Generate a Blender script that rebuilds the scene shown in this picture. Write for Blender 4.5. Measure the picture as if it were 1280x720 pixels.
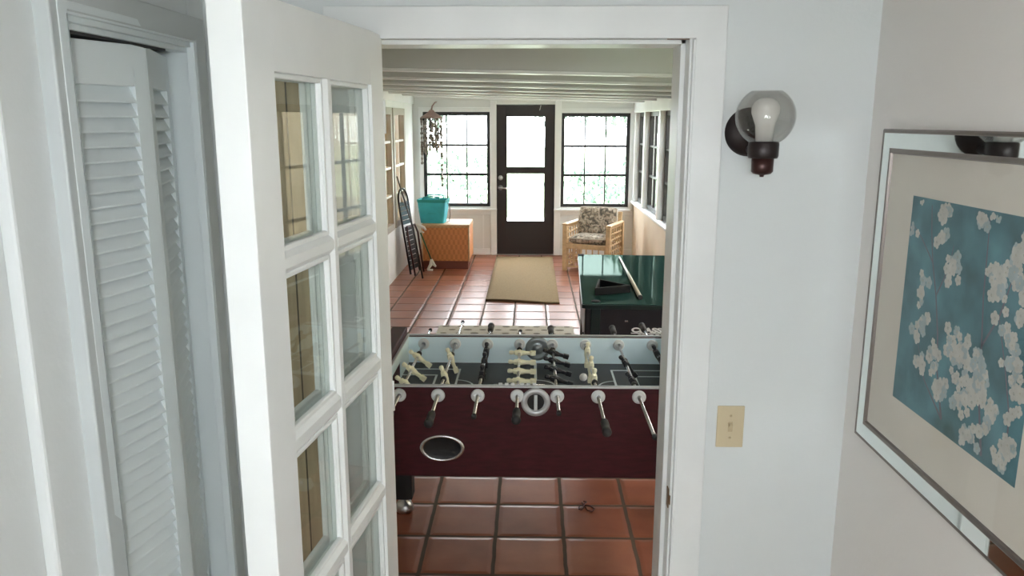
import bpy, math, random
from math import sin, cos, pi, radians, sqrt
from mathutils import Vector, Matrix

random.seed(7)
SC = bpy.context.scene
for o in list(bpy.data.objects):
    bpy.data.objects.remove(o)
COL = SC.collection

# ------------------------------------------------------------------ camera, world, light, exposure
cam_d = bpy.data.cameras.new('camera')
cam_d.sensor_width = 36.0
cam_d.lens = 36.0 * 990.0 / 1280.0
cam_d.clip_start = 0.05
cam = bpy.data.objects.new('camera', cam_d)
COL.objects.link(cam)
PITCH, YAW, ROLL = 0.2083, 0.0231, -0.0007
fw = Vector((-sin(YAW) * cos(PITCH), cos(YAW) * cos(PITCH), -sin(PITCH)))
rt0 = Vector((cos(YAW), sin(YAW), 0))
dn0 = fw.cross(rt0)
rt = cos(ROLL) * rt0 + sin(ROLL) * dn0
dn = -sin(ROLL) * rt0 + cos(ROLL) * dn0
m = Matrix.Identity(4)
for i in range(3):
    m[i][0] = rt[i]; m[i][1] = -dn[i]; m[i][2] = -fw[i]
m[0][3], m[1][3], m[2][3] = 0, 0, 1.84
cam.matrix_world = m
SC.camera = cam

SKY = 12.0
ADDED_LAMP = 208.0
SUN = 16.0
w = bpy.data.worlds.new('overcast_sky'); SC.world = w
w.use_nodes = True
bgn = w.node_tree.nodes['Background']
bgn.inputs[0].default_value = (0.95, 0.96, 1.03, 1)
bgn.inputs[1].default_value = SKY

SC.view_settings.view_transform = 'Standard'
SC.view_settings.look = 'None'
SC.view_settings.exposure = 0.35
SC.view_settings.gamma = 1.0
SC.view_settings.use_curve_mapping = False
SC.cycles.max_bounces = 10
SC.cycles.diffuse_bounces = 6
SC.cycles.transparent_max_bounces = 16
SC.cycles.sample_clamp_indirect = 0.0
SC.cycles.caustics_reflective = True
SC.cycles.blur_glossy = 0.0

sd = bpy.data.lights.new('sun', 'SUN'); sd.energy = SUN; sd.angle = radians(3); sd.color = (1.0, 0.98, 0.93)
so = bpy.data.objects.new('sun', sd); COL.objects.link(so)
so.rotation_euler = Vector((0.30, 0.52, -0.80)).to_track_quat('-Z', 'Y').to_euler()
so.location = (0, -5, 12)

def sky_portal(name, loc, look, sx, sy):
    d = bpy.data.lights.new(name, 'AREA'); d.shape = 'RECTANGLE'; d.size = sx; d.size_y = sy
    d.cycles.is_portal = True
    o = bpy.data.objects.new(name, d); COL.objects.link(o)
    o.location = loc
    o.rotation_euler = Vector(look).to_track_quat('-Z', 'Z').to_euler()
    o['kind'] = 'structure'
    return o

# ------------------------------------------------------------------ materials
def new_mat(name):
    mt = bpy.data.materials.new(name); mt.use_nodes = True
    nt = mt.node_tree
    return mt, nt, nt.nodes['Principled BSDF']

def pm(name, col, rough=0.5, metal=0.0, spec=0.5, var=0.0, vscale=20.0, bump=0.0, bscale=60.0, coat=0.0, stretch=None, trans=0.0):
    mt, nt, b = new_mat(name)
    b.inputs['Base Color'].default_value = (*col, 1)
    b.inputs['Roughness'].default_value = rough
    b.inputs['Metallic'].default_value = metal
    b.inputs['Specular IOR Level'].default_value = spec
    b.inputs['Coat Weight'].default_value = coat
    L = nt.links
    tc = nt.nodes.new('ShaderNodeTexCoord')
    vec = tc.outputs['Object']
    if stretch:
        mp = nt.nodes.new('ShaderNodeMapping'); mp.inputs['Scale'].default_value = stretch
        L.new(vec, mp.inputs[0]); vec = mp.outputs[0]
    if var > 0:
        n = nt.nodes.new('ShaderNodeTexNoise'); n.inputs['Scale'].default_value = vscale; n.inputs['Detail'].default_value = 5
        L.new(vec, n.inputs['Vector'])
        r = nt.nodes.new('ShaderNodeValToRGB')
        r.color_ramp.elements[0].position = 0.3; r.color_ramp.elements[1].position = 0.7
        r.color_ramp.elements[0].color = (*[c * (1 - var) for c in col], 1)
        r.color_ramp.elements[1].color = (*[min(1, c * (1 + var)) for c in col], 1)
        L.new(n.outputs['Fac'], r.inputs[0]); L.new(r.outputs[0], b.inputs['Base Color'])
    if bump > 0:
        n2 = nt.nodes.new('ShaderNodeTexNoise'); n2.inputs['Scale'].default_value = bscale; n2.inputs['Detail'].default_value = 4
        L.new(vec, n2.inputs['Vector'])
        bp = nt.nodes.new('ShaderNodeBump'); bp.inputs['Strength'].default_value = bump; bp.inputs['Distance'].default_value = 0.01
        L.new(n2.outputs['Fac'], bp.inputs['Height']); L.new(bp.outputs[0], b.inputs['Normal'])
    return mt

def glass_mat(name, tint=(1, 1, 1), ior=1.5, rough=0.0, boost=1.0):
    mt = bpy.data.materials.new(name); mt.use_nodes = True
    nt = mt.node_tree; nt.nodes.clear(); L = nt.links
    out = nt.nodes.new('ShaderNodeOutputMaterial'); mx = nt.nodes.new('ShaderNodeMixShader')
    tr = nt.nodes.new('ShaderNodeBsdfTransparent'); tr.inputs[0].default_value = (*tint, 1)
    gl = nt.nodes.new('ShaderNodeBsdfGlossy'); gl.inputs['Roughness'].default_value = rough
    fr = nt.nodes.new('ShaderNodeFresnel'); fr.inputs[0].default_value = ior
    mu = nt.nodes.new('ShaderNodeMath'); mu.operation = 'MULTIPLY'; mu.inputs[1].default_value = boost; mu.use_clamp = True
    geo = nt.nodes.new('ShaderNodeNewGeometry'); mr = nt.nodes.new('ShaderNodeMapRange')
    mr.inputs[3].default_value = ior; mr.inputs[4].default_value = 1.0 / ior
    L.new(geo.outputs['Backfacing'], mr.inputs[0]); L.new(mr.outputs[0], fr.inputs[0])
    L.new(fr.outputs[0], mu.inputs[0]); L.new(mu.outputs[0], mx.inputs[0])
    L.new(tr.outputs[0], mx.inputs[1]); L.new(gl.outputs[0], mx.inputs[2]); L.new(mx.outputs[0], out.inputs[0])
    return mt

def tile_mat():
    mt, nt, b = new_mat('saltillo_tile'); L = nt.links; N = nt.nodes
    def math_(op, a, bb=None, c=None):
        n = N.new('ShaderNodeMath'); n.operation = op
        for i, v in enumerate((a, bb, c)):
            if v is None: continue
            if isinstance(v, (int, float)): n.inputs[i].default_value = v
            else: L.new(v, n.inputs[i])
        return n.outputs[0]
    geo = N.new('ShaderNodeNewGeometry'); sep = N.new('ShaderNodeSeparateXYZ')
    nz = N.new('ShaderNodeTexNoise'); nz.inputs['Scale'].default_value = 7; nz.inputs['Detail'].default_value = 2
    L.new(geo.outputs['Position'], nz.inputs['Vector'])
    wob = math_('MULTIPLY', math_('SUBTRACT', nz.outputs['Fac'], 0.5), 0.035)
    L.new(geo.outputs['Position'], sep.inputs[0])
    u0 = math_('DIVIDE', math_('SUBTRACT', sep.outputs[0], -0.4575), 0.308)
    v0 = math_('DIVIDE', math_('SUBTRACT', sep.outputs[1], 3.5743), 0.308)
    u = math_('ADD', u0, wob); v = math_('SUBTRACT', v0, wob)
    fu = math_('FRACT', u); fv = math_('FRACT', v)
    eu = math_('MINIMUM', fu, math_('SUBTRACT', 1.0, fu))
    ev = math_('MINIMUM', fv, math_('SUBTRACT', 1.0, fv))
    e = math_('SMOOTH_MIN', eu, ev, 0.03)
    iu = math_('FLOOR', u); iv = math_('FLOOR', v)
    cb = N.new('ShaderNodeCombineXYZ'); L.new(iu, cb.inputs[0]); L.new(iv, cb.inputs[1])
    wn = N.new('ShaderNodeTexWhiteNoise'); L.new(cb.outputs[0], wn.inputs['Vector'])
    ramp = N.new('ShaderNodeValToRGB'); cr = ramp.color_ramp
    cr.elements[0].color = (0.215, 0.064, 0.032, 1); cr.elements[1].color = (0.32, 0.125, 0.07, 1)
    a = cr.elements.new(0.5); a.color = (0.265, 0.083, 0.042, 1)
    L.new(wn.outputs['Value'], ramp.inputs[0])
    n2 = N.new('ShaderNodeTexNoise'); n2.inputs['Scale'].default_value = 5; n2.inputs['Detail'].default_value = 6
    L.new(geo.outputs['Position'], n2.inputs['Vector'])
    r2 = N.new('ShaderNodeValToRGB'); r2.color_ramp.elements[0].position = 0.3; r2.color_ramp.elements[1].position = 0.75
    r2.color_ramp.elements[0].color = (0.8, 0.76, 0.76, 1); r2.color_ramp.elements[1].color = (1.2, 1.25, 1.25, 1)
    L.new(n2.outputs['Fac'], r2.inputs[0])
    mul = N.new('ShaderNodeMix'); mul.data_type = 'RGBA'; mul.blend_type = 'MULTIPLY'; mul.inputs[0].default_value = 1
    L.new(ramp.outputs[0], mul.inputs[6]); L.new(r2.outputs[0], mul.inputs[7])
    gm = N.new('ShaderNodeMapRange'); gm.inputs[1].default_value = 0.022; gm.inputs[2].default_value = 0.034
    L.new(e, gm.inputs[0])
    mg = N.new('ShaderNodeMix'); mg.data_type = 'RGBA'; L.new(gm.outputs[0], mg.inputs[0])
    mg.inputs[6].default_value = (0.07, 0.046, 0.031, 1); L.new(mul.outputs[2], mg.inputs[7])
    L.new(mg.outputs[2], b.inputs['Base Color'])
    rr = N.new('ShaderNodeMapRange'); L.new(gm.outputs[0], rr.inputs[0]); rr.inputs[3].default_value = 0.8; rr.inputs[4].default_value = 0.33
    L.new(rr.outputs[0], b.inputs['Roughness'])
    bp = N.new('ShaderNodeBump'); bp.inputs['Strength'].default_value = 0.5; bp.inputs['Distance'].default_value = 0.006
    hm = N.new('ShaderNodeMapRange'); hm.interpolation_type = 'SMOOTHSTEP'; hm.inputs[1].default_value = 0.015; hm.inputs[2].default_value = 0.1
    L.new(e, hm.inputs[0])
    hh = math_('ADD', hm.outputs[0], math_('MULTIPLY', n2.outputs['Fac'], 0.5))
    L.new(hh, bp.inputs['Height']); L.new(bp.outputs[0], b.inputs['Normal'])
    b.inputs['Specular IOR Level'].default_value = 0.42
    b.inputs['Specular Tint'].default_value = (1.0, 0.85, 0.68, 1)
    return mt

def weave_mat(name, c1, c2, sx, sy, sz, rough=0.6):
    """woven strands: two crossed wave textures"""
    mt, nt, b = new_mat(name); L = nt.links; N = nt.nodes
    tc = N.new('ShaderNodeTexCoord'); mp = N.new('ShaderNodeMapping'); mp.inputs['Scale'].default_value = (sx, sy, sz)
    L.new(tc.outputs['Object'], mp.inputs[0])
    ck = N.new('ShaderNodeTexChecker'); ck.inputs['Scale'].default_value = 1.0
    ck.inputs[1].default_value = (*c1, 1); ck.inputs[2].default_value = (*c2, 1)
    L.new(mp.outputs[0], ck.inputs['Vector'])
    n = N.new('ShaderNodeTexNoise'); n.inputs['Scale'].default_value = 14; L.new(tc.outputs['Object'], n.inputs['Vector'])
    mx = N.new('ShaderNodeMix'); mx.data_type = 'RGBA'; mx.inputs[0].default_value = 0.35
    L.new(ck.outputs[0], mx.inputs[6]); L.new(n.outputs['Color'], mx.inputs[7])
    hs = N.new('ShaderNodeMix'); hs.data_type = 'RGBA'; L.new(n.outputs['Fac'], hs.inputs[0])
    L.new(ck.outputs[0], hs.inputs[6]); hs.inputs[7].default_value = (*[(x + y) / 2 for x, y in zip(c1, c2)], 1)
    L.new(hs.outputs[2], b.inputs['Base Color'])
    bp = N.new('ShaderNodeBump'); bp.inputs['Strength'].default_value = 0.4; bp.inputs['Distance'].default_value = 0.01
    L.new(ck.outputs['Fac'], bp.inputs['Height']); L.new(bp.outputs[0], b.inputs['Normal'])
    b.inputs['Roughness'].default_value = rough
    return mt

def floral_mat():
    mt, nt, b = new_mat('floral_fabric'); L = nt.links; N = nt.nodes
    tc = N.new('ShaderNodeTexCoord')
    v = N.new('ShaderNodeTexVoronoi'); v.inputs['Scale'].default_value = 22; L.new(tc.outputs['Object'], v.inputs['Vector'])
    n = N.new('ShaderNodeTexNoise'); n.inputs['Scale'].default_value = 16; n.inputs['Detail'].default_value = 4; n.inputs['Distortion'].default_value = 1.5
    L.new(tc.outputs['Object'], n.inputs['Vector'])
    r = N.new('ShaderNodeValToRGB'); cr = r.color_ramp
    cr.elements[0].position = 0.36; cr.elements[0].color = (0.10, 0.09, 0.075, 1)
    cr.elements[1].position = 0.66; cr.elements[1].color = (0.60, 0.55, 0.46, 1)
    a = cr.elements.new(0.46); a.color = (0.27, 0.235, 0.185, 1); a = cr.elements.new(0.55); a.color = (0.44, 0.37, 0.29, 1)
    L.new(n.outputs['Fac'], r.inputs[0])
    r2 = N.new('ShaderNodeValToRGB'); r2.color_ramp.elements[0].color = (1, 1, 1, 1); r2.color_ramp.elements[1].position = 0.25; r2.color_ramp.elements[1].color = (0, 0, 0, 1)
    L.new(v.outputs['Distance'], r2.inputs[0])
    mx = N.new('ShaderNodeMix'); mx.data_type = 'RGBA'; L.new(r2.outputs[0], mx.inputs[0])
    L.new(r.outputs[0], mx.inputs[6]); mx.inputs[7].default_value = (0.45, 0.27, 0.2, 1)
    L.new(mx.outputs[2], b.inputs['Base Color']); b.inputs['Roughness'].default_value = 0.85
    return mt

def plank_mat(name, base, pitch, axis='X'):
    mt, nt, b = new_mat(name); L = nt.links; N = nt.nodes
    geo = N.new('ShaderNodeTexCoord'); sep = N.new('ShaderNodeSeparateXYZ'); L.new(geo.outputs['Object'], sep.inputs[0])
    d = N.new('ShaderNodeMath'); d.operation = 'DIVIDE'; L.new(sep.outputs[{'X': 0, 'Y': 1, 'Z': 2}[axis]], d.inputs[0]); d.inputs[1].default_value = pitch
    f = N.new('ShaderNodeMath'); f.operation = 'FRACT'; L.new(d.outputs[0], f.inputs[0])
    fl = N.new('ShaderNodeMath'); fl.operation = 'FLOOR'; L.new(d.outputs[0], fl.inputs[0])
    wn = N.new('ShaderNodeTexWhiteNoise'); wn.noise_dimensions = '1D'; L.new(fl.outputs[0], wn.inputs['W'])
    mp = N.new('ShaderNodeMapping'); mp.inputs['Scale'].default_value = (22, 22, 1.6) if axis != 'Z' else (2, 2, 20)
    L.new(geo.outputs['Object'], mp.inputs[0])
    n = N.new('ShaderNodeTexNoise'); n.inputs['Scale'].default_value = 2.2; n.inputs['Detail'].default_value = 5; L.new(mp.outputs[0], n.inputs['Vector'])
    add = N.new('ShaderNodeMath'); add.operation = 'MULTIPLY_ADD'; L.new(wn.outputs['Value'], add.inputs[0]); add.inputs[1].default_value = 0.45
    L.new(n.outputs['Fac'], add.inputs[2])
    r = N.new('ShaderNodeValToRGB'); r.color_ramp.elements[0].position = 0.25; r.color_ramp.elements[1].position = 1.0
    r.color_ramp.elements[0].color = (*[c * 0.6 for c in base], 1); r.color_ramp.elements[1].color = (*[c * 1.3 for c in base], 1)
    L.new(add.outputs[0], r.inputs[0])
    g = N.new('ShaderNodeMath'); g.operation = 'LESS_THAN'; L.new(f.outputs[0], g.inputs[0]); g.inputs[1].default_value = 0.05
    mx = N.new('ShaderNodeMix'); mx.data_type = 'RGBA'; L.new(g.outputs[0], mx.inputs[0]); L.new(r.outputs[0], mx.inputs[6])
    mx.inputs[7].default_value = (*[c * 0.25 for c in base], 1)
    L.new(mx.outputs[2], b.inputs['Base Color']); b.inputs['Roughness'].default_value = 0.5
    return mt

def translucent_mat(name, col, back=0.6):
    mt = bpy.data.materials.new(name); mt.use_nodes = True
    nt = mt.node_tree; nt.nodes.clear(); L = nt.links; N = nt.nodes
    out = N.new('ShaderNodeOutputMaterial'); mx = N.new('ShaderNodeMixShader'); mx.inputs[0].default_value = back
    d = N.new('ShaderNodeBsdfDiffuse'); t = N.new('ShaderNodeBsdfTranslucent')
    tc = N.new('ShaderNodeTexCoord'); mp = N.new('ShaderNodeMapping'); mp.inputs['Scale'].default_value = (3, 3, 60)
    n = N.new('ShaderNodeTexNoise'); n.inputs['Scale'].default_value = 1.5
    L.new(tc.outputs['Object'], mp.inputs[0]); L.new(mp.outputs[0], n.inputs['Vector'])
    r = N.new('ShaderNodeValToRGB'); r.color_ramp.elements[0].position = 0.3; r.color_ramp.elements[1].position = 0.7
    r.color_ramp.elements[0].color = (*[c * 0.6 for c in col], 1); r.color_ramp.elements[1].color = (*col, 1)
    L.new(n.outputs['Fac'], r.inputs[0])
    L.new(r.outputs[0], d.inputs[0]); L.new(r.outputs[0], t.inputs[0])
    L.new(d.outputs[0], mx.inputs[1]); L.new(t.outputs[0], mx.inputs[2]); L.new(mx.outputs[0], out.inputs[0])
    return mt

M = dict(
    wall=pm('painted_wall', (0.70, 0.735, 0.74), 0.6, bump=0.06, bscale=90),
    rwall=pm('warm_painted_wall', (0.80, 0.77, 0.745), 0.6, bump=0.06, bscale=90),
    trim=pm('white_gloss_trim', (0.78, 0.80, 0.80), 0.35, var=0.03, vscale=6),
    doorw=pm('white_door_paint', (0.84, 0.87, 0.87), 0.4, var=0.03, vscale=5),
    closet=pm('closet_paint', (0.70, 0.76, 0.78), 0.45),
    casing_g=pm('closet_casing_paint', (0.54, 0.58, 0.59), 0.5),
    dark_slot=pm('dark_track', (0.02, 0.02, 0.02), 0.5),
    hallfloor=pm('brown_carpet', (0.25, 0.17, 0.11), 0.95, var=0.2, vscale=80, bump=0.3, bscale=300),
    hallceil=pm('hall_ceiling', (0.70, 0.68, 0.65), 0.8),
    sunwall=pm('sunroom_wall', (0.70, 0.72, 0.71), 0.6, var=0.03, vscale=3),
    cream=pm('cream_wall', (0.74, 0.62, 0.46), 0.6, var=0.04, vscale=3),
    beam=pm('ceiling_paint', (0.58, 0.60, 0.60), 0.6, var=0.03, vscale=4),
    tile=tile_mat(),
    panel=plank_mat('tan_wood_panelling', (0.50, 0.40, 0.26), 0.095),
    black=pm('dark_frame_paint', (0.018, 0.017, 0.018), 0.4),
    fdoor=pm('dark_door_paint', (0.022, 0.016, 0.017), 0.45, bump=0.05, bscale=40),
    chrome=pm('chrome', (0.72, 0.72, 0.74), 0.2, 1.0),
    satin=pm('satin_nickel', (0.6, 0.6, 0.6), 0.32, 1.0),
    glass=glass_mat('window_glass', (0.97, 0.99, 0.98)),
    dglass=glass_mat('door_glass', (0.90, 0.92, 0.90), boost=0.7),
    burg=pm('burgundy_laminate', (0.046, 0.006, 0.009), 0.5, spec=0.3, var=0.35, vscale=14, stretch=(1, 1, 5)),
    rim=pm('silver_trim', (0.50, 0.51, 0.52), 0.4, 0.5),
    inner=pm('pale_blue_liner', (0.70, 0.86, 0.93), 0.4),
    field=pm('black_playfield', (0.022, 0.024, 0.028), 0.45),
    line=pm('white_field_line', (0.62, 0.68, 0.70), 0.5),
    rod=pm('steel_rod', (0.62, 0.62, 0.64), 0.22, 1.0),
    cream_p=pm('cream_plastic', (0.80, 0.77, 0.57), 0.38),
    black_p=pm('black_plastic', (0.012, 0.012, 0.016), 0.32),
    rubber=pm('black_rubber', (0.016, 0.015, 0.015), 0.6),
    bearing=pm('grey_plastic', (0.62, 0.64, 0.64), 0.35),
    ball=pm('white_ball', (0.80, 0.80, 0.78), 0.35),
    pocket=pm('dark_cup', (0.008, 0.008, 0.009), 0.4),
    poolblk=pm('black_vinyl_cabinet', (0.012, 0.010, 0.013), 0.38),
    poolrim=pm('dark_green_edge', (0.010, 0.020, 0.018), 0.3),
    greentop=pm('polished_green_top', (0.012, 0.075, 0.055), 0.045, spec=0.5),
    white_ink=pm('white_lettering', (0.85, 0.85, 0.83), 0.5),
    cue=pm('pale_cue_wood', (0.62, 0.56, 0.44), 0.3),
    coir=pm('coir', (0.27, 0.19, 0.095), 0.95, var=0.22, vscale=120, bump=0.5, bscale=400),
    coir_edge=pm('coir_edge', (0.10, 0.06, 0.03), 0.95),
    brug=pm('beige_rug_pile', (0.46, 0.42, 0.34), 0.95, var=0.1, vscale=60),
    brugspot=pm('dark_rug_pile', (0.14, 0.12, 0.09), 0.95, var=0.1, vscale=60),
    wicker=weave_mat('woven_wicker', (0.66, 0.27, 0.10), (0.44, 0.17, 0.06), 34, 34, 16),
    wickertop=weave_mat('woven_wicker_top', (0.50, 0.32, 0.17), (0.40, 0.24, 0.11), 40, 40, 40),
    plinth=pm('red_brown_plinth', (0.15, 0.042, 0.025), 0.5),
    rattan=pm('rattan', (0.62, 0.44, 0.25), 0.45, var=0.15, vscale=20),
    floral=floral_mat(),
    piping=pm('cushion_piping', (0.55, 0.50, 0.42), 0.8),
    teal=pm('teal_fabric', (0.035, 0.40, 0.48), 0.6, var=0.1, vscale=9, bump=0.1, bscale=30),
    tealdk=pm('teal_lining', (0.02, 0.28, 0.27), 0.7),
    wire=pm('dark_cord', (0.12, 0.09, 0.07), 0.6),
    darkfab=pm('black_webbing', (0.012, 0.012, 0.014), 0.7),
    dkteal=pm('dark_teal_webbing', (0.02, 0.06, 0.075), 0.7),
    maroon=pm('dark_maroon_tube', (0.045, 0.012, 0.014), 0.4),
    green=pm('green_pole', (0.02, 0.12, 0.05), 0.4),
    whitepl=pm('white_plastic', (0.78, 0.77, 0.72), 0.4),
    shell=pm('shell_discs', (0.20, 0.17, 0.14), 0.5, var=0.3, vscale=30),
    pinkbr=pm('dusty_wood_cap', (0.24, 0.16, 0.14), 0.6),
    bronze=pm('dark_bronze', (0.022, 0.014, 0.014), 0.38, 0.3),
    bronzerb=pm('reddish_bronze', (0.05, 0.018, 0.016), 0.3, 0.4),
    smoke=glass_mat('smoked_glass', (0.90, 0.895, 0.885), boost=1.0),
    bulb=pm('frosted_bulb', (0.88, 0.88, 0.86), 0.25),
    almond=pm('almond_plastic', (0.60, 0.51, 0.34), 0.4),
    almond_d=pm('almond_toggle', (0.50, 0.40, 0.25), 0.4),
    mirror=pm('mirror_strip', (0.80, 0.85, 0.83), 0.03, 1.0),
    pewter=pm('pewter_moulding', (0.22, 0.19, 0.175), 0.35, 0.7),
    mat=pm('cream_mat_board', (0.70, 0.66, 0.59), 0.9, var=0.03, vscale=5),
    print=pm('blue_print', (0.10, 0.225, 0.265), 0.8, var=0.38, vscale=11),
    petal=pm('white_petal_ink', (0.60, 0.60, 0.56), 0.8, var=0.1, vscale=40),
    petalc=pm('petal_centre_ink', (0.52, 0.50, 0.42), 0.8),
    petalg=pm('grey_petal_ink', (0.42, 0.50, 0.52), 0.8, var=0.1, vscale=40),
    branch=pm('branch_ink', (0.17, 0.16, 0.20), 0.8),
    picglass=glass_mat('picture_glass', (0.98, 0.98, 0.98), boost=0.3),
    brass=pm('tarnished_brass', (0.22, 0.14, 0.07), 0.4, 0.8),
    greige=pm('greige_frame', (0.33, 0.305, 0.255), 0.5),
    blind=translucent_mat('bamboo_blind', (0.72, 0.50, 0.24), 0.55),
    lawn=pm('lawn', (0.26, 0.34, 0.2), 0.95, var=0.3, vscale=6),
    paving=pm('pale_paving', (0.6, 0.6, 0.57), 0.9, var=0.08, vscale=4),
    hedge=pm('hedge_leaf', (0.17, 0.26, 0.20), 0.7, var=0.3, vscale=8),
    leaf=pm('tree_leaf', (0.22, 0.29, 0.25), 0.7, var=0.3, vscale=8),
    bark=pm('bark', (0.12, 0.09, 0.07), 0.9, var=0.2, vscale=20),
    fence=pm('white_fence_paint', (0.75, 0.76, 0.76), 0.6),
    strings=pm('dark_red_string', (0.06, 0.015, 0.012), 0.7),
    peel=pm('bare_wood', (0.16, 0.08, 0.05), 0.8, var=0.3, vscale=40),
)

def sheet_mat(name, dif, glo, fac, rough):
    mt = bpy.data.materials.new(name); mt.use_nodes = True
    nt = mt.node_tree; nt.nodes.clear(); L = nt.links
    out = nt.nodes.new('ShaderNodeOutputMaterial'); mx = nt.nodes.new('ShaderNodeMixShader'); mx.inputs[0].default_value = fac
    d = nt.nodes.new('ShaderNodeBsdfDiffuse'); d.inputs[0].default_value = (*dif, 1)
    g = nt.nodes.new('ShaderNodeBsdfGlossy'); g.inputs[0].default_value = (*glo, 1); g.inputs['Roughness'].default_value = rough
    n = nt.nodes.new('ShaderNodeTexNoise'); n.inputs['Scale'].default_value = 3; bp = nt.nodes.new('ShaderNodeBump'); bp.inputs['Strength'].default_value = 0.02
    L.new(n.outputs['Fac'], bp.inputs['Height']); L.new(bp.outputs[0], g.inputs['Normal'])
    L.new(d.outputs[0], mx.inputs[1]); L.new(g.outputs[0], mx.inputs[2]); L.new(mx.outputs[0], out.inputs[0])
    return mt
M['greentop'] = sheet_mat('polished_green_sheet', (0.016, 0.040, 0.035), (0.70, 0.92, 0.80), 0.062, 0.035)
M['fenceboard'] = plank_mat('tan_fence_boards', (0.30, 0.24, 0.15), 0.14, 'Y')
M['cupgrey'] = pm('grey_metal_cup', (0.26, 0.29, 0.30), 0.35, 0.6)
M['rackblk'] = pm('matte_black_rack', (0.008, 0.008, 0.009), 0.6, spec=0.2)

# ------------------------------------------------------------------ mesh builder
class MB:
    def __init__(s): s.v = []; s.f = []; s.mi = []; s.sm = []
    def add(s, vs, fs, mi=0, smooth=False):
        b = len(s.v); s.v += [tuple(v) for v in vs]
        for f in fs: s.f.append([b + i for i in f]); s.mi.append(mi); s.sm.append(smooth)
        return s
    def box(s, x0, x1, y0, y1, z0, z1, mi=0, T=None, shear=0.0):
        vs = [Vector((x, y, z - shear * x)) for x in (x0, x1) for y in (y0, y1) for z in (z0, z1)]
        if T: vs = [T @ v for v in vs]
        return s.add(vs, [(0, 1, 3, 2), (4, 6, 7, 5), (0, 4, 5, 1), (2, 3, 7, 6), (0, 2, 6, 4), (1, 5, 7, 3)], mi)
    def cbox(s, c, d, rot=None, mi=0):
        T = Matrix.Translation(c)
        if rot: T = T @ rot
        return s.box(-d[0] / 2, d[0] / 2, -d[1] / 2, d[1] / 2, -d[2] / 2, d[2] / 2, mi, T)
    def tube(s, pts, r, seg=12, mi=0, cap=True, closed=False):
        pts = [Vector(p) for p in pts]; n = len(pts)
        rs = r if isinstance(r, (list, tuple)) else [r] * n
        vs = []; fs = []; up = None
        for i, p in enumerate(pts):
            if closed: t = (pts[(i + 1) % n] - pts[i - 1]).normalized()
            else: t = (pts[min(i + 1, n - 1)] - pts[max(i - 1, 0)]).normalized()
            if up is None:
                up = Vector((0, 0, 1)) if abs(t.z) < 0.9 else Vector((1, 0, 0))
            a = (up - t * up.dot(t)).normalized(); up = a
            b_ = t.cross(a)
            for k in range(seg):
                an = 2 * pi * k / seg
                vs.append(p + (a * cos(an) + b_ * sin(an)) * rs[i])
        m_ = n if closed else n - 1
        for i in range(m_):
            j = (i + 1) % n
            for k in range(seg):
                l = (k + 1) % seg
                fs.append((i * seg + k, i * seg + l, j * seg + l, j * seg + k))
        s.add(vs, fs, mi, True)
        if cap and not closed:
            s.add(vs[:seg], [tuple(range(seg))[::-1]], mi); s.add(vs[-seg:], [tuple(range(seg))], mi)
        return s
    def lathe(s, prof, T=None, seg=32, mi=0, closed=False):
        """prof: list of (r, z) around local Z"""
        vs = []; fs = []; n = len(prof)
        for r, z in prof:
            for k in range(seg):
                an = 2 * pi * k / seg
                v = Vector((r * cos(an), r * sin(an), z))
                vs.append(T @ v if T else v)
        for i in range(n if closed else n - 1):
            j = (i + 1) % n
            for k in range(seg):
                l = (k + 1) % seg
                fs.append((i * seg + k, i * seg + l, j * seg + l, j * seg + k))
        return s.add(vs, fs, mi, True)
    def prism(s, poly, a, b_, T=None, mi=0):
        """poly in XY extruded from z=a to z=b_"""
        n = len(poly)
        vs = [Vector((x, y, a)) for x, y in poly] + [Vector((x, y, b_)) for x, y in poly]
        if T: vs = [T @ v for v in vs]
        fs = [tuple(range(n))[::-1], tuple(range(n, 2 * n))] + [(i, (i + 1) % n, n + (i + 1) % n, n + i) for i in range(n)]
        return s.add(vs, fs, mi)
    def sphere(s, c, r, seg=16, rings=10, mi=0, sc=(1, 1, 1), T=None):
        vs = []; fs = []
        for i in range(rings + 1):
            th = pi * i / rings
            for k in range(seg):
                an = 2 * pi * k / seg
                v = Vector((r * sc[0] * sin(th) * cos(an), r * sc[1] * sin(th) * sin(an), r * sc[2] * cos(th)))
                v = (T @ v if T else v) + Vector(c)
                vs.append(v)
        for i in range(rings):
            for k in range(seg):
                l = (k + 1) % seg
                fs.append((i * seg + k, i * seg + l, (i + 1) * seg + l, (i + 1) * seg + k))
        return s.add(vs, fs, mi, True)
    def build(s, name, mats, parent=None, bevel=0.0, bseg=2, loc=None):
        me = bpy.data.meshes.new(name)
        me.from_pydata(s.v, [], s.f)
        if not isinstance(mats, (list, tuple)): mats = [mats]
        for x in mats: me.materials.append(x)
        for p, mi, sm in zip(me.polygons, s.mi, s.sm): p.material_index = mi; p.use_smooth = sm
        import bmesh
        bm = bmesh.new(); bm.from_mesh(me)
        bmesh.ops.remove_doubles(bm, verts=bm.verts, dist=1e-6)
        bmesh.ops.recalc_face_normals(bm, faces=bm.faces)
        bm.to_mesh(me); bm.free()
        o = bpy.data.objects.new(name, me); COL.objects.link(o)
        if parent: o.parent = parent
        if loc: o.location = loc
        if bevel > 0:
            md = o.modifiers.new('edge', 'BEVEL'); md.width = bevel; md.segments = bseg; md.limit_method = 'ANGLE'; md.angle_limit = radians(40)
        return o

def tag(o, label, cat, group=None, kind=None):
    o['label'] = label; o['category'] = cat
    if group: o['group'] = group
    if kind: o['kind'] = kind
    return o

def thing(name, label, cat, loc=(0, 0, 0), rz=0.0, group=None):
    o = bpy.data.objects.new(name, None); COL.objects.link(o); o.empty_display_size = 0.1
    o.location = loc; o.rotation_euler = (0, 0, rz)
    return tag(o, label, cat, group)

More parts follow.
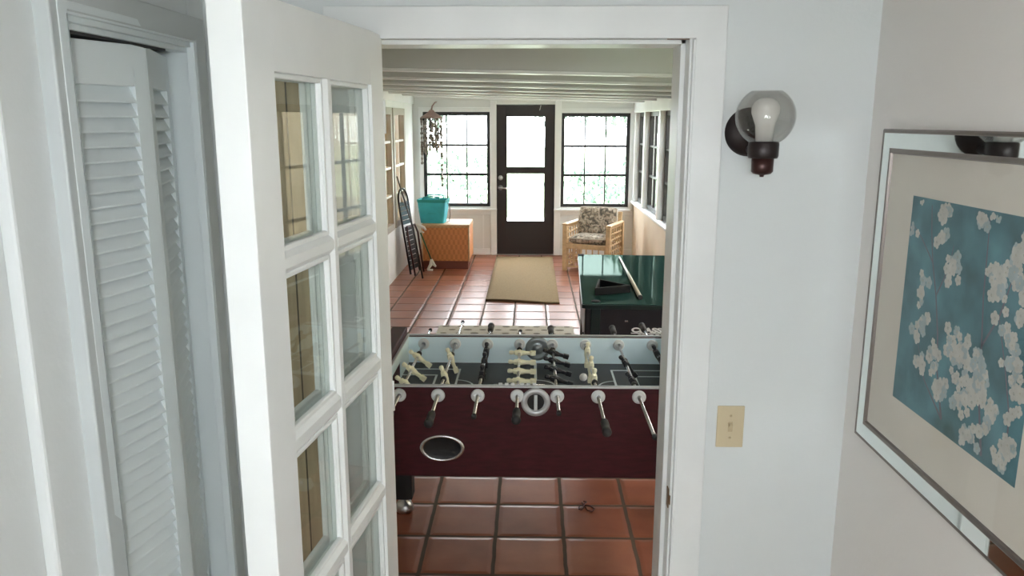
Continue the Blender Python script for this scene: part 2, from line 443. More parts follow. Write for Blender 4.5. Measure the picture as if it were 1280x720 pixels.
def struct(o, label=None):
    o['kind'] = 'structure'
    if label: o['label'] = label
    return o

def sroot(name, label, loc=(0, 0, 0), rz=0.0):
    o = bpy.data.objects.new(name, None); COL.objects.link(o); o.empty_display_size = 0.1
    o.location = loc; o.rotation_euler = (0, 0, rz)
    o['kind'] = 'structure'; o['label'] = label
    return o

def RX(a): return Matrix.Rotation(a, 4, 'X')
def RY(a): return Matrix.Rotation(a, 4, 'Y')
def RZ(a): return Matrix.Rotation(a, 4, 'Z')
TR = Matrix.Translation

# ------------------------------------------------------------------ hall shell
YW = 2.20            # hall face of the doorway wall
YS = 2.36            # sunroom face
XR = 0.918           # right wall of hall
HC = 2.155           # hall ceiling
BK = -1.7            # back of the hall
struct(MB().box(-1.7, XR, BK, YW, -0.05, 0.0).build('floor_hall', M['hallfloor']), 'brown carpeted hall floor')
struct(MB().box(-1.7, XR, BK, YW, HC, HC + 0.1).build('ceiling_hall', M['hallceil']), 'low plain hall ceiling')
b = MB()
b.box(0.425, XR, YW, YS, 0, HC).box(-0.461, 0.425, YW, YS, 2.075, HC)
struct(b.build('wall_front', M['wall']), 'white hall wall around the doorway')
struct(MB().box(-1.7, -0.461, YW, YS, 0, HC).build('wall_front_left', M['wall']), 'white strip of wall left of the doorway')
struct(MB().box(-0.79, -0.553, YW - 0.012, YW, 0, 2.0).build('wall_front_panelled', M['panel']), 'tan wood panelling on the wall behind the open glazed door')
struct(MB().box(XR, XR + 0.1, BK - 0.1, YS, 0, HC).build('wall_right', M['rwall']), 'plain off-white right hall wall')
# left (closet) wall: opening Y 1.485..2.07, z 0..2.035
b = MB()
b.box(-0.99, -0.880, 1.325, 1.46, 0, HC).box(-0.99, -0.875, 2.095, YW, 0, HC).box(-0.99, -0.875, 1.46, 2.095, 2.05, HC)
b.box(-0.99, -0.902, BK, 1.325, 0, HC)
b.box(-1.7, -1.6, 1.3, YW, 0, HC).box(-1.7, -0.99, 1.3, 1.34, 0, HC)
struct(b.build('wall_left', M['wall'], bevel=0.006), 'white left hall wall around the closet')
# back wall with three windows behind the camera
b = MB(); xs = [-0.9, -0.78, -0.28, -0.14, 0.30, 0.42, 0.86, XR]
b.box(-0.99, XR, BK - 0.1, BK, 0, 1.40).box(-0.99, XR, BK - 0.1, BK, 2.1, HC)
for a, c in ((-0.99, -0.72), (-0.38, -0.14), (0.20, 0.44), (0.78, XR)): b.box(a, c, BK - 0.1, BK, 1.40, 2.1)
struct(b.build('wall_back', M['wall']), 'white back hall wall')
for i, (a, c) in enumerate(((-0.72, -0.38), (-0.14, 0.20), (0.44, 0.78))):
    rr = sroot('window_%d' % (8 + i), 'small window in the back hall wall')
    f = MB(); y0, y1 = BK - 0.08, BK - 0.03
    f.box(a, a + 0.03, y0, y1, 1.40, 2.1).box(c - 0.03, c, y0, y1, 1.40, 2.1).box(a, c, y0, y1, 1.40, 1.44).box(a, c, y0, y1, 2.06, 2.1).box(a, c, y0, y1, 1.74, 1.765)
    f.build('frame', M['trim'], rr)
    MB().box(a + 0.02, c - 0.02, BK - 0.06, BK - 0.055, 1.42, 2.08).build('pane', M['glass'], rr)
sky_portal('portal_back', (0.03, BK - 0.12, 1.75), (0, 1, 0), 1.56, 0.75)

cl_ = thing('added_hall_lamp', 'added round globe lamp under the hall ceiling, standing in for the camera flash', 'lamp', (0.0, -0.30, HC))  # unseen lamp added to light the hall in place of a camera flash
MB().lathe([(0.0, 0.0), (0.075, 0.0), (0.075, -0.02), (0.03, -0.035), (0.022, -0.165), (0.0, -0.165)], None, 40).build('base', M['trim'], cl_)
em, nt_, b_ = new_mat('added_lamp_glow')
b_.inputs['Base Color'].default_value = (0.8, 0.8, 0.8, 1)
b_.inputs['Emission Color'].default_value = (0.95, 0.98, 1.0, 1); b_.inputs['Emission Strength'].default_value = ADDED_LAMP
MB().sphere((0, 0, -0.205), 0.06, 32, 20).build('globe', em, cl_)

# doorway casing, jamb and stop
b = MB(); z1 = 2.052; cw = 0.083
def casing_leg(b, xa, xb):
    b.box(xa, xb, YW - 0.018, YW, 0, z1)
b.prism([(0.432, 0), (0.432 + cw, 0), (0.432 + cw, z1 + cw), (0.432, z1)], 0, 0.018, TR((0, YW, 0)) @ RX(pi / 2))
b.prism([(-0.468, 0), (-0.468, z1), (-0.468 - cw, z1 + cw), (-0.468 - cw, 0)], 0, 0.018, TR((0, YW, 0)) @ RX(pi / 2))
b.prism([(-0.468, z1), (0.432, z1), (0.432 + cw, z1 + cw), (-0.468 - cw, z1 + cw)], 0, 0.018, TR((0, YW, 0)) @ RX(pi / 2))
struct(b.build('trim_1', M['trim'], bevel=0.003), 'white mitred casing around the doorway')
b = MB()
b.box(0.420, 0.428, YW - 0.004, YS + 0.01, 0, 2.058).box(-0.464, -0.456, YW - 0.004, YS + 0.01, 0, 2.058).box(-0.464, 0.428, YW - 0.004, YS + 0.01, 2.056, 2.078)
b.box(0.4265, 0.434, YW - 0.022, YW + 0.0, 0, 2.05)
# door stop
b.box(0.406, 0.420, YW + 0.05, YS + 0.01, 0, 2.056).box(-0.456, -0.444, YW + 0.05, YS + 0.01, 0, 2.056).box(-0.456, 0.420, YW + 0.05, YS + 0.01, 2.043, 2.056)
jb = struct(b.build('trim_2', M['trim'], bevel=0.002), 'white door jamb and stop of the doorway')
MB().box(0.330, 0.416, YW - 0.0065, YW - 0.003, 2.057, 2.061).box(0.36, 0.418, YW - 0.0055, YW - 0.003, 2.050, 2.058).build('peeled_paint', M['peel'], jb)
sp = MB().box(0.4170, 0.4215, YW + 0.004, YW + 0.03, 0.70, 0.76); sp.box(0.4195, 0.423, YW - 0.006, YW + 0.036, 0.715, 0.745)
sp.build('strike_plate', M['brass'], jb, bevel=0.001)
struct(MB().box(-0.455, 0.420, YW - 0.02, YS + 0.02, 0.0, 0.012).build('trim_3', M['hallfloor'], bevel=0.004), 'threshold strip in the doorway')

# ------------------------------------------------------------------ open French door (hinged on the left jamb)
AD = radians(7.0)
hx, hy = -0.399, YW - 0.005
dr = sroot('door_1', 'white glazed French door standing open into the hall', (hx, hy, 0))
# local: u along door from hinge, n = visible face outward
U = Vector((-sin(AD), -cos(AD), 0)); NV = Vector((cos(AD), -sin(AD), 0))
DT = Matrix(((U.x, NV.x, 0, 0), (U.y, NV.y, 0, 0), (0, 0, 1, 0), (0, 0, 0, 1)))   # (u, n, z)
TH = 0.066
DW, ZT, ZB = 0.79, 2.062, 0.012
gl_u = (0.10, 0.675); mu = (0.375, 0.415)
rows = [(1.585, 1.93), (1.205, 1.54), (0.825, 1.155), (0.445, 0.775)]
b = MB()
b.box(0.0, gl_u[0], -TH, 0, ZB, ZT, T=DT).box(gl_u[1], DW, -TH, 0, ZB, ZT, T=DT)
b.box(gl_u[0], gl_u[1], -TH, 0, 1.93, ZT, T=DT).box(gl_u[0], gl_u[1], -TH, 0, ZB, 0.445, T=DT)
b.build('stile_frame', M['doorw'], dr, bevel=0.002)
b = MB()
def bar_v(b, u0, u1, za, zb):      # moulded muntin bar
    c = (u0 + u1) / 2; h = (u1 - u0) / 2
    prof = [(c - h, -TH / 2 + 0.006), (c - h, -0.012), (c - h * 0.45, -0.001), (c + h * 0.45, -0.001), (c + h, -0.012), (c + h, -TH / 2 + 0.006)]
    b.prism(prof, za, zb, DT)
    prof = [(c - h, -TH / 2 - 0.006), (c + h, -TH / 2 - 0.006), (c + h, -TH + 0.012), (c + h * 0.45, -TH + 0.001), (c - h * 0.45, -TH + 0.001), (c - h, -TH + 0.012)]
    b.prism(prof, za, zb, DT)
    b.box(c - h * 0.6, c + h * 0.6, -TH / 2 - 0.007, -TH / 2 + 0.007, za, zb, T=DT)
bar_v(b, mu[0], mu[1], 0.445, 1.93)
b.build('vertical_muntin', M['doorw'], dr)
Rbar = DT @ Matrix(((0, 0, 1, 0), (0, 1, 0, 0), (1, 0, 0, 0), (0, 0, 0, 1)))
for k in range(3):
    za, zb = rows[k + 1][1], rows[k][0]
    b = MB(); c = (za + zb) / 2; h = (zb - za) / 2
    for (ua, ub) in ((gl_u[0], mu[0] + 0.006), (mu[1] - 0.006, gl_u[1])):
        for sgn in (1, -1):
            q = [(c - h, -0.020), (c - h, -0.012), (c - h * 0.45, -0.001), (c + h * 0.45, -0.001), (c + h, -0.012), (c + h, -0.020)]
            if sgn < 0: q = [(x, -TH - y) for x, y in q][::-1]
            b.prism(q, ua, ub, Rbar)
        b.box(ua, ub, -TH / 2 - 0.007, -TH / 2 + 0.007, c - h * 0.6, c + h * 0.6, T=DT)
    b.build('horizontal_muntin', M['doorw'], dr)
# glazing stops + panes
for (ua, ub) in ((gl_u[0], mu[0]), (mu[1], gl_u[1])):
    for (za, zb) in rows:
        b = MB(); t = 0.011
        for (ya, yb) in ((-0.021, -0.008), (-TH + 0.008, -TH + 0.021)):
            b.box(ua, ua + t, ya, yb, za, zb, T=DT).box(ub - t, ub, ya, yb, za, zb, T=DT)
            b.box(ua + t, ub - t, ya, yb, za, za + t, T=DT).box(ua + t, ub - t, ya, yb, zb - t, zb, T=DT)
        b.build('glazing_bead', M['doorw'], dr, bevel=0.003)
        MB().box(ua + 0.002, ub - 0.002, -0.0225, -0.0205, za + 0.002, zb - 0.002, T=DT).build('pane', M['dglass'], dr)
for z in (0.25, 1.05, 1.85):
    MB().tube([(hx * 0 - 0.002, 0.004, z - 0.045), (-0.002, 0.004, z + 0.045)], 0.006, 10).build('hinge', M['doorw'], dr)

# ------------------------------------------------------------------ closet with bifold louvre door on the left
cx = -0.850
b = MB(); cwid = 0.060
CT = Matrix(((0, 0, 1, 0), (1, 0, 0, 0), (0, 1, 0, 0), (0, 0, 0, 1)))     # (y, z, x)
yl, yr, zt = 1.508, 2.072, 2.036
b.prism([(yl - cwid, 0), (yl, 0), (yl, zt), (yl - cwid, zt + cwid)], -0.896, cx, CT)
b.prism([(yr, 0), (yr + cwid, 0), (yr + cwid, zt + cwid), (yr, zt)], -0.876, cx, CT)
b.prism([(yl, zt), (yr, zt), (yr + cwid, zt + cwid), (yl - cwid, zt + cwid)], -0.876, cx, CT)
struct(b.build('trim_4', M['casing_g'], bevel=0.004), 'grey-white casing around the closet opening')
b = MB()
b.box(-0.99, cx - 0.002, yr - 0.004, yr + 0.024, 0, zt + 0.004).box(-0.99, cx - 0.002, yl - 0.03, yl - 0.002, 0, zt).box(-0.99, cx - 0.002, yl - 0.03, yr, zt - 0.004, zt + 0.02)
b.box(-0.905, cx - 0.010, yl, yr, zt - 0.016, zt - 0.003).box(-0.905, cx - 0.020, yl, yr, zt - 0.028, zt - 0.016)
b.box(cx - 0.022, cx - 0.001, yr - 0.010, yr - 0.003, 0, zt - 0.003)
struct(b.build('trim_5', M['closet'], bevel=0.002), 'pale blue-white jamb of the closet opening')
struct(MB().box(-0.985, -0.906, yl, yr - 0.01, zt - 0.024, zt - 0.008).box(-0.90, -0.875, yl, yr - 0.12, zt - 0.034, zt - 0.0285).build('trim_6', M['dark_slot']), 'dark bifold track under the closet head')
ds = sroot('door_2', 'white louvred bifold closet door, partly folded')
def louvre_leaf(name, p0, p1, ztop, thick=0.028):
    p0 = Vector((p0[0], p0[1], 0)); p1 = Vector((p1[0], p1[1], 0)); L_ = (p1 - p0).length
    u = (p1 - p0).normalized(); n = Vector((u.y, -u.x, 0))
    T = Matrix(((u.x, n.x, 0, p0.x), (u.y, n.y, 0, p0.y), (0, 0, 1, 0), (0, 0, 0, 1)))
    st = 0.042
    b = MB()
    b.box(0, st, -thick, 0, 0.02, ztop, T=T).box(L_ - st, L_, -thick, 0, 0.02, ztop, T=T)
    b.box(st, L_ - st, -thick, 0, ztop - 0.085, ztop, T=T).box(st, L_ - st, -thick, 0, 0.02, 0.16, T=T)
    b.box(st, L_ - st, -thick, 0, 1.00 - 0.3 - 0.10, 0.70 - 0.02, T=T)
    fr = b.build(name, M['closet'], ds, bevel=0.0025)
    s = MB()
    for za, zb in ((0.16, 0.60), (0.68, ztop - 0.085)):
        n_ = int((zb - za) / 0.0305); pit = (zb - za) / n_
        for k in range(n_):
            zc = za + (k + 0.5) * pit
            # slat: thin board sloping down towards the room
            s.add([T @ Vector((uu, yy, zz)) for uu in (st - 0.003, L_ - st + 0.003) for yy, zz in
                   ((0.0, zc - 0.0195), (-0.001, zc - 0.0155), (-0.019, zc + 0.0195), (-0.019, zc + 0.0155))],
                  [(0, 1, 2, 3), (4, 7, 6, 5), (0, 4, 5, 1), (1, 5, 6, 2), (2, 6, 7, 3), (3, 7, 4, 0)])
    s.build('louvre_slats', M['closet'], fr)
    return fr
K = (-0.846, 1.787)
louvre_leaf('near_leaf', (-0.914, 1.49), K, 1.996)
louvre_leaf('far_leaf', (K[0] - 0.004, K[1] + 0.012), (-0.922, 2.062), 1.996)
hk = tag(MB().tube([(-0.872, 1.99, 2.147), (-0.862, 1.985, 2.146), (-0.856, 1.983, 2.140), (-0.858, 1.983, 2.134)], 0.0022, 8).build('ceiling_hook', M['dark_slot']),
         'tiny dark hook high on the wall above the closet', 'hook')

# ------------------------------------------------------------------ sunroom shell
XL, XRR, YF = -1.600, 1.42, 10.945
SH = 0.028
def zc(x): return 2.11 - SH * x
struct(MB().box(XL - 0.3, 1.72, YS - 0.16, YF + 0.15, -0.06, -0.0005).build('floor', M['tile']), 'glossy terracotta square floor tiles')
b = MB()
# far wall with openings
wl = (-1.467, -0.553, 0.675, 1.955); wr = (0.414, 1.345, 0.672, 1.94); dd = (-0.465, 0.327, 0.0, 2.052)
ZTOP = 2.34
y0, y1 = YF, YF + 0.12
b.box(XL - 0.1, wl[0], y0, y1, 0, ZTOP).box(wl[0], wl[1], y0, y1, 0, wl[2]).box(wl[0], wl[1], y0, y1, wl[3], ZTOP)
b.box(wl[1], dd[0], y0, y1, 0, ZTOP).box(dd[0], dd[1], y0, y1, dd[3], ZTOP)
b.box(dd[1], wr[0], y0, y1, 0, ZTOP).box(wr[0], wr[1], y0, y1, 0, wr[2]).box(wr[0], wr[1], y0, y1, wr[3], ZTOP)
b.box(wr[1], 1.60, y0, y1, 0, ZTOP)
struct(b.build('wall_far', M['sunwall']), 'white far wall of the sunroom')
# sunroom left wall with window openings
LW = [(9.34, 10.13), (8.40, 9.20)]
b = MB(); x0, x1 = XL - 0.12, XL; zA, zB = 0.62, 1.955
ed = [YS - 0.02, LW[1][0], LW[1][1], LW[0][0], LW[0][1], YF]
for i in (0, 2, 4): b.box(x0, x1, ed[i], ed[i + 1], 0, ZTOP)
for a, c in LW: b.box(x0, x1, a, c, 0, zA).box(x0, x1, a, c, zB, ZTOP)
struct(b.build('wall_sunroom_left', M['sunwall']), 'white left wall of the sunroom')
# sunroom side of the doorway wall left/right of the hall
b = MB(); b.box(XL, -0.9, YS, YS + 0.02, 0, ZTOP).box(XR, 1.5, YS, YS + 0.02, 0, ZTOP).box(-0.9, -0.465, YS, YS + 0.02, 0, ZTOP).box(0.43, XR, YS, YS + 0.02, 0, ZTOP).box(-0.465, 0.43, YS, YS + 0.02, 2.08, ZTOP)
b.box(XR + 0.1, 1.5, YS - 0.12, YS, 0, ZTOP); b.box(-1.72, -1.6, YS - 0.12, YS, 0, ZTOP)
struct(b.build('wall_near', M['sunwall']), 'sunroom side of the doorway wall')
# right wall: low cream wall, sill, posts, header
struct(MB().box(XRR, 1.54, YS, YF, 0, 0.735).build('wall_sunroom_right', M['cream']), 'low cream wall under the right sunroom windows')
struct(MB().box(1.375, 1.56, YS + 0.02, YF, 0.735, 0.765).build('trim_7', M['trim'], bevel=0.006), 'long white window sill along the right wall')
posts = [YF - 0.06, 9.98, 8.80, 7.62, 6.44, 5.26, 4.08, 2.90]
for i, y in enumerate(posts):
    struct(MB().box(1.395, 1.53, y - 0.045, y + 0.045, 0.765, 2.0).build('trim_%d' % (20 + i), M['trim'], bevel=0.004), 'white post between the right sunroom windows')
struct(MB().box(1.385, 1.54, YS + 0.02, YF, 1.945, 2.30).build('trim_8', M['trim'], bevel=0.005), 'white header beam over the right sunroom windows')
# ceiling and its exposed beams
b = MB(); b.box(XL - 0.1, 1.60, YS - 0.0, YF + 0.1, 2.11 + 0.13, 2.11 + 0.2, shear=SH)
struct(b.build('ceiling', M['beam']), 'painted board ceiling of the sunroom')
for i, y in enumerate((4.12, 5.10, 6.08, 7.05, 8.02, 9.0, 9.95)):
    b = MB(); dz = -0.026 * (10.0 - y) / 6.0; b.box(XL, 1.40, y, y + 0.085, 2.11 + dz, 2.11 + 0.132, shear=0.020 + 0.008 * (y - 3.0) / 7.0)
    bo = struct(b.build('trim_%d' % (30 + i), M['beam'], bevel=0.003), 'painted ceiling beam across the sunroom')
    b = MB(); b.box(XL, 1.40, y - 0.006, y + 0.091, 2.096 + dz, 2.11 + dz, shear=0.020 + 0.008 * (y - 3.0) / 7.0); b.build('painted_light_strip', M['trim'], bo)  # white strip paints in the light caught along the beam underside
b = MB(); b.box(XL, 1.4, YF - 0.02, YF, 2.095, 2.16, shear=SH); b.box(XL, XL + 0.02, YS + 0.02, YF, 2.06, 2.17)
struct(b.build('trim_9', M['trim'], bevel=0.003), 'white crown moulding along the sunroom ceiling')
# casings on the far wall
b = MB()
for (a, c, za, zb) in (wl, wr):
    t = 0.016
    b.box(a - 0.055, a, YF - t, YF, za - 0.03, zb + 0.06).box(c, c + 0.055, YF - t, YF, za - 0.03, zb + 0.06).box(a, c, YF - t, YF, zb, zb + 0.06)
    b.box(a - 0.09, c + 0.09 if c < 0 else c + 0.03, YF - 0.05, YF, za - 0.055, za - 0.025)
    b.box(a - 0.06, c + 0.06, YF - 0.014, YF, za - 0.11, za - 0.055)
struct(b.build('trim_10', M['trim'], bevel=0.004), 'white window casings and sills on the far wall')
b = MB(); t = 0.022
b.box(dd[0] - 0.085, dd[0], YF - t, YF, 0, 2.10).box(dd[1], dd[1] + 0.085, YF - t, YF, 0, 2.10)
struct(b.build('trim_11', M['trim'], bevel=0.004), 'white side casings of the dark far door')
struct(MB().box(-1.595, dd[0] - 0.09, YF - 0.012, YF, 0, 0.09).box(dd[1] + 0.09, 1.41, YF - 0.012, YF, 0, 0.09).build('baseboard_far', M['trim'], bevel=0.003), 'white baseboard on the far wall')
struct(MB().box(-0.66, -0.645, YF - 0.008, YF, 0.0, 0.56).build('trim_12', M['trim']), 'white batten left of the far door')

def grid_window(name, label, a, c, za, zb, yp, nx, nz, mat, fw_=0.044, mw=0.017):
    r = sroot(name, label)
    f = MB(); ya, yb = yp, yp + 0.05
    f.box(a, a + fw_, ya, yb, za, zb).box(c - fw_, c, ya, yb, za, zb).box(a + fw_, c - fw_, ya, yb, zb - fw_ * 1.1, zb).box(a + fw_, c - fw_, ya, yb, za, za + fw_)
    f.build('frame', mat, r, bevel=0.003)
    g = MB()
    ix0, ix1, iz0, iz1 = a + fw_, c - fw_, za + fw_, zb - fw_ * 1.1
    for k in range(1, nx): x = ix0 + (ix1 - ix0) * k / nx; g.box(x - mw / 2, x + mw / 2, ya + 0.012, yb - 0.01, iz0, iz1)
    for k in range(1, nz): z = iz0 + (iz1 - iz0) * k / nz; g.box(ix0, ix1, ya + 0.008, yb - 0.006, z - mw * 0.95, z + mw * 0.95)
    g.build('muntins', mat, r)
    for i in range(nx):
        for j in range(nz):
            xa = ix0 + (ix1 - ix0) * i / nx; xb = ix0 + (ix1 - ix0) * (i + 1) / nx
            z_a = iz0 + (iz1 - iz0) * j / nz; z_b = iz0 + (iz1 - iz0) * (j + 1) / nz
            MB().box(xa, xb, yp + 0.028, yp + 0.031, z_a, z_b).build('pane', M['glass'], r)
    h = MB(); hx_ = c - 0.06; h.tube([(hx_, ya - 0.004, za + 0.022), (hx_ - 0.02, ya - 0.02, za + 0.03), (hx_ - 0.085, ya - 0.024, za + 0.06)], 0.005, 8)
    h.build('crank_handle', mat, r)
    return r
grid_window('window_1', 'dark framed grid window left of the far door', *wl, YF + 0.02, 3, 3, M['black'])
grid_window('window_2', 'dark framed grid window right of the far door', *wr, YF + 0.02, 3, 3, M['black'])

# dark far door
fd = sroot('door_3', 'dark brown exterior door with two glass panels', (0, 0, 0))
g1 = (-0.336, 0.203, 1.205, 1.905); g2 = (-0.322, 0.203, 0.462, 1.142)
ya, yb = YF + 0.012, YF + 0.055
b = MB(); d0, d1, dz0, dz1 = -0.457, 0.321, 0.012, 2.046
b.box(d0, -0.336, ya, yb, dz0, dz1).box(0.203, d1, ya, yb, dz0, dz1).box(-0.336, 0.203, ya, yb, 1.905, dz1).box(-0.336, 0.203, ya, yb, 1.142, 1.205).box(-0.336, 0.203, ya, yb, dz0, 0.462)
b.build('slab', M['fdoor'], fd, bevel=0.003)
b = MB()
for (a, c, za, zb) in ((-0.336, 0.203, 1.205, 1.905), (-0.336, 0.203, 0.462, 1.142)):
    t = 0.014
    b.box(a, a + t, ya - 0.008, ya + 0.006, za, zb).box(c - t, c, ya - 0.008, ya + 0.006, za, zb).box(a + t, c - t, ya - 0.008, ya + 0.006, za, za + t).box(a + t, c - t, ya - 0.008, ya + 0.006, zb - t, zb)
b.build('glazing_frame', M['fdoor'], fd, bevel=0.002)
MB().box(-0.34, 0.207, ya + 0.02, ya + 0.024, 1.20, 1.91).build('upper_pane', M['glass'], fd)
MB().box(-0.34, 0.207, ya + 0.02, ya + 0.024, 0.458, 1.146).build('lower_pane', M['glass'], fd)
kx = -0.412
TK = TR((kx, ya, 1.07)) @ RX(pi / 2)
MB().lathe([(0, 0), (0.034, 0), (0.034, 0.008), (0.026, 0.014), (0.024, 0.024), (0, 0.026)], TK, 24).build('deadbolt', M['satin'], fd)
TK = TR((kx, ya, 0.935)) @ RX(pi / 2)
k = MB().lathe([(0, 0), (0.034, 0), (0.033, 0.008), (0.014, 0.014), (0.012, 0.045), (0, 0.046)], TK, 24)
k.tube([(kx, ya - 0.042, 0.935), (kx + 0.05, ya - 0.045, 0.932), (kx + 0.115, ya - 0.042, 0.928)], [0.011, 0.009, 0.007], 10)
k.build('lever_handle', M['satin'], fd)
struct(MB().box(dd[0], dd[1], YF - 0.03, YF + 0.12, 0, 0.012).build('trim_13', M['satin'], bevel=0.003), 'metal threshold under the far door')
struct(MB().box(dd[0] - 0.0, d0, YF + 0.0, YF + 0.1, 0, 2.05).box(d1, dd[1], YF, YF + 0.1, 0, 2.05).box(dd[0], dd[1], YF, YF + 0.1, 2.047, 2.053).build('trim_14', M['black']), 'dark jamb of the far door')
tag(MB().tube([(0.135, YF + 0.004, 2.042), (0.128, YF - 0.004, 2.01), (0.118, YF - 0.004, 1.975)], 0.004, 8).build('door_closer_hook', M['satin']), 'thin pale hook at the top of the dark far door', 'hook')

# left sunroom windows with bamboo blinds
for i, (a, c) in enumerate(LW):
    r = sroot('window_%d' % (3 + i), ['white and greige window nearest the far corner, bamboo blind behind it', 'white and greige window nearer the doorway, bamboo blind behind it'][i])
    f = MB(); xa, xb = XL - 0.06, XL + 0.014; fwid = 0.055
    f.box(xa, xb, a - 0.03, a + fwid, zA - 0.03, zB + 0.03).box(xa, xb, c - fwid, c + 0.03, zA - 0.03, zB + 0.03).box(xa, xb, a + fwid, c - fwid, zB - 0.05, zB + 0.03).box(xa, xb, a + fwid, c - fwid, zA - 0.03, zA + 0.045)
    f.build('frame', M['greige'], r, bevel=0.003)
    g = MB()
    for z in (0.99, 1.31, 1.60): g.box(xa + 0.01, xb - 0.012, a + fwid, c - fwid, z - 0.012, z + 0.012)
    ym = (a + c) / 2; g.box(xa + 0.014, xb - 0.016, ym - 0.011, ym + 0.011, zA + 0.045, zB - 0.05)
    g.build('muntins', M['trim'], r)
    MB().box(XL - 0.036, XL - 0.033, a + 0.02, c - 0.02, zA + 0.02, zB - 0.02).build('pane', M['glass'], r)
    s = MB()
    nsl = 70
    for k in range(nsl):
        z = zA + 0.02 + (zB - 0.07 - zA) * (k + 0.5) / nsl
        s.tube([(XL - 0.088, a + 0.03, z), (XL - 0.088, c - 0.03, z)], 0.0082, 6)
    tag(s.build('bamboo_blind', M['blind']), ['tan bamboo blind behind the left window nearest the far corner', 'tan bamboo blind behind the left window nearer the doorway'][i], 'blind', 'bamboo blinds on the left windows')

# right windows: dark casements seen edge on
for i in range(len(posts) - 1):
    a, c = posts[i + 1] + 0.047, posts[i] - 0.047
    r = sroot('window_%d' % (11 + i), 'dark framed casement in the right sunroom wall')
    f = MB(); xa, xb = 1.455, 1.505; t = 0.05; za, zb = 0.767, 1.944
    f.box(xa, xb, a, a + t, za, zb).box(xa, xb, c - t, c, za, zb).box(xa, xb, a + t, c - t, za, za + t).box(xa, xb, a + t, c - t, zb - t, zb)
    f.build('frame', M['black'], r, bevel=0.003)
    g = MB()
    for k in (1, 2):
        z = za + t + (zb - za - 2 * t) * k / 3; g.box(xa + 0.006, xb - 0.006, a + t, c - t, z - 0.011, z + 0.011)
        y = a + t + (c - a - 2 * t) * k / 3; g.box(xa + 0.01, xb - 0.01, y - 0.007, y + 0.007, za + t, zb - t)
    g.build('muntins', M['black'], r)
    MB().box(1.479, 1.482, a + t - 0.01, c - t + 0.01, za + t - 0.01, zb - t + 0.01).build('pane', M['glass'], r)
    if i in (0, 1, 2):
        MB().tube([(1.455, a + 0.2, za + 0.02), (1.435, a + 0.2, za + 0.03), (1.425, a + 0.12, za + 0.022)], 0.006, 8).build('crank_handle', M['black'], r)
sky_portal('portal_far_left', (-1.01, YF + 0.14, 1.31), (0, -1, 0), 0.92, 1.28)
sky_portal('portal_far_right', (0.88, YF + 0.14, 1.31), (0, -1, 0), 0.94, 1.28)
sky_portal('portal_far_door', (-0.07, YF + 0.14, 1.18), (0, -1, 0), 0.56, 1.46)
sky_portal('portal_right', (1.57, 6.9, 1.35), (-1, 0, 0), 8.2, 1.2)

# ------------------------------------------------------------------ outside
struct(MB().box(-40, 40, YF + 0.12, 60, -0.25, -0.15).box(1.7, 40, -20, YF + 0.12, -0.25, -0.15).box(-40, -1.9, -20, YF + 0.12, -0.25, -0.15).build('ground', M['lawn']), 'lawn outside the sunroom')
struct(MB().box(-6, 6, YF + 0.12, 15.5, -0.16, -0.02).build('terrace', M['paving']), 'pale paved terrace outside the far door')
def leafy(bm, c, r, n, sz, rnd, sc=(1, 1, 1)):
    for _ in range(n):
        th = rnd.uniform(0, 2 * pi); ph = math.acos(rnd.uniform(-1, 1)); rr = r * (0.55 + 0.45 * rnd.random())
        p = Vector((c[0] + rr * sc[0] * sin(ph) * cos(th), c[1] + rr * sc[1] * sin(ph) * sin(th), c[2] + rr * sc[2] * cos(ph)))
        T = TR(p) @ RZ(rnd.uniform(0, 6.3)) @ RX(rnd.uniform(0, 3.1))
        s_ = sz * rnd.uniform(0.6, 1.3)
        bm.add([T @ Vector(v) for v in ((-s_ * 0.4, 0, 0), (0, -s_, 0.02), (s_ * 0.4, 0, 0), (0, s_, 0.02))], [(0, 1, 2, 3)])
def hedge(name, label, x0_, x1_, y, h, seed):
    rnd = random.Random(seed); bm = MB()
    n = int((x1_ - x0_) / 0.5)
    for k in range(n + 1):
        c = (x0_ + (x1_ - x0_) * k / n, y + rnd.uniform(-0.1, 0.1), h * 0.5 - 0.15)
        leafy(bm, c, h * 0.55, 260, 0.09, rnd, (1, 0.7, 1))
    tag(bm.build(name, M['hedge']), label, 'hedge')
hedge('hedge', 'low green hedge seen through the right grid window', 0.9, 4.4, 17.5, 1.15, 3)
hedge('hedge', 'clipped hedge seen through the left grid window', -4.5, -1.3, 19.5, 1.3, 4)
def tree(label, x, y, h, r, seed):
    rnd = random.Random(seed)
    t = thing('tree', label, 'tree', (x, y, -0.16), 0)
    tr = MB().tube([(0, 0, 0), (0.05, 0, h * 0.3), (-0.05, 0.05, h * 0.65)], [0.16, 0.12, 0.06], 10); tr.build('trunk', M['bark'], t)
    cr = MB()
    for _ in range(9):
        leafy(cr, (rnd.uniform(-r, r) * 0.6, rnd.uniform(-r, r) * 0.6, h * 0.68 + rnd.uniform(-r, r) * 0.5), r * 0.55, 230, 0.16, rnd)
    cr.build('crown', M['leaf'], t)
tree('tree with a loose green crown seen through the left grid window', -3.5, 23.0, 4.6, 1.7, 11)
tree('tree standing beyond the dark far door', 0.9, 30.0, 5.0, 1.9, 12)
tree('tree seen at the right edge of the right grid window', 3.2, 24.0, 4.6, 1.6, 13)
fe = thing('fence', 'white rail fence with a diagonal brace outside the left window', 'fence', (-2.0, 16.6, -0.16))
for x in (-1.4, 0.0, 1.25): MB().box(x - 0.04, x + 0.04, -0.04, 0.04, 0, 1.65).build('post', M['fence'], fe, bevel=0.005)
MB().box(-1.4, 1.25, -0.06, -0.04, 1.5, 1.58).build('rail', M['fence'], fe)
MB().box(-1.4, 1.25, -0.06, -0.04, 0.5, 0.58).build('rail', M['fence'], fe)
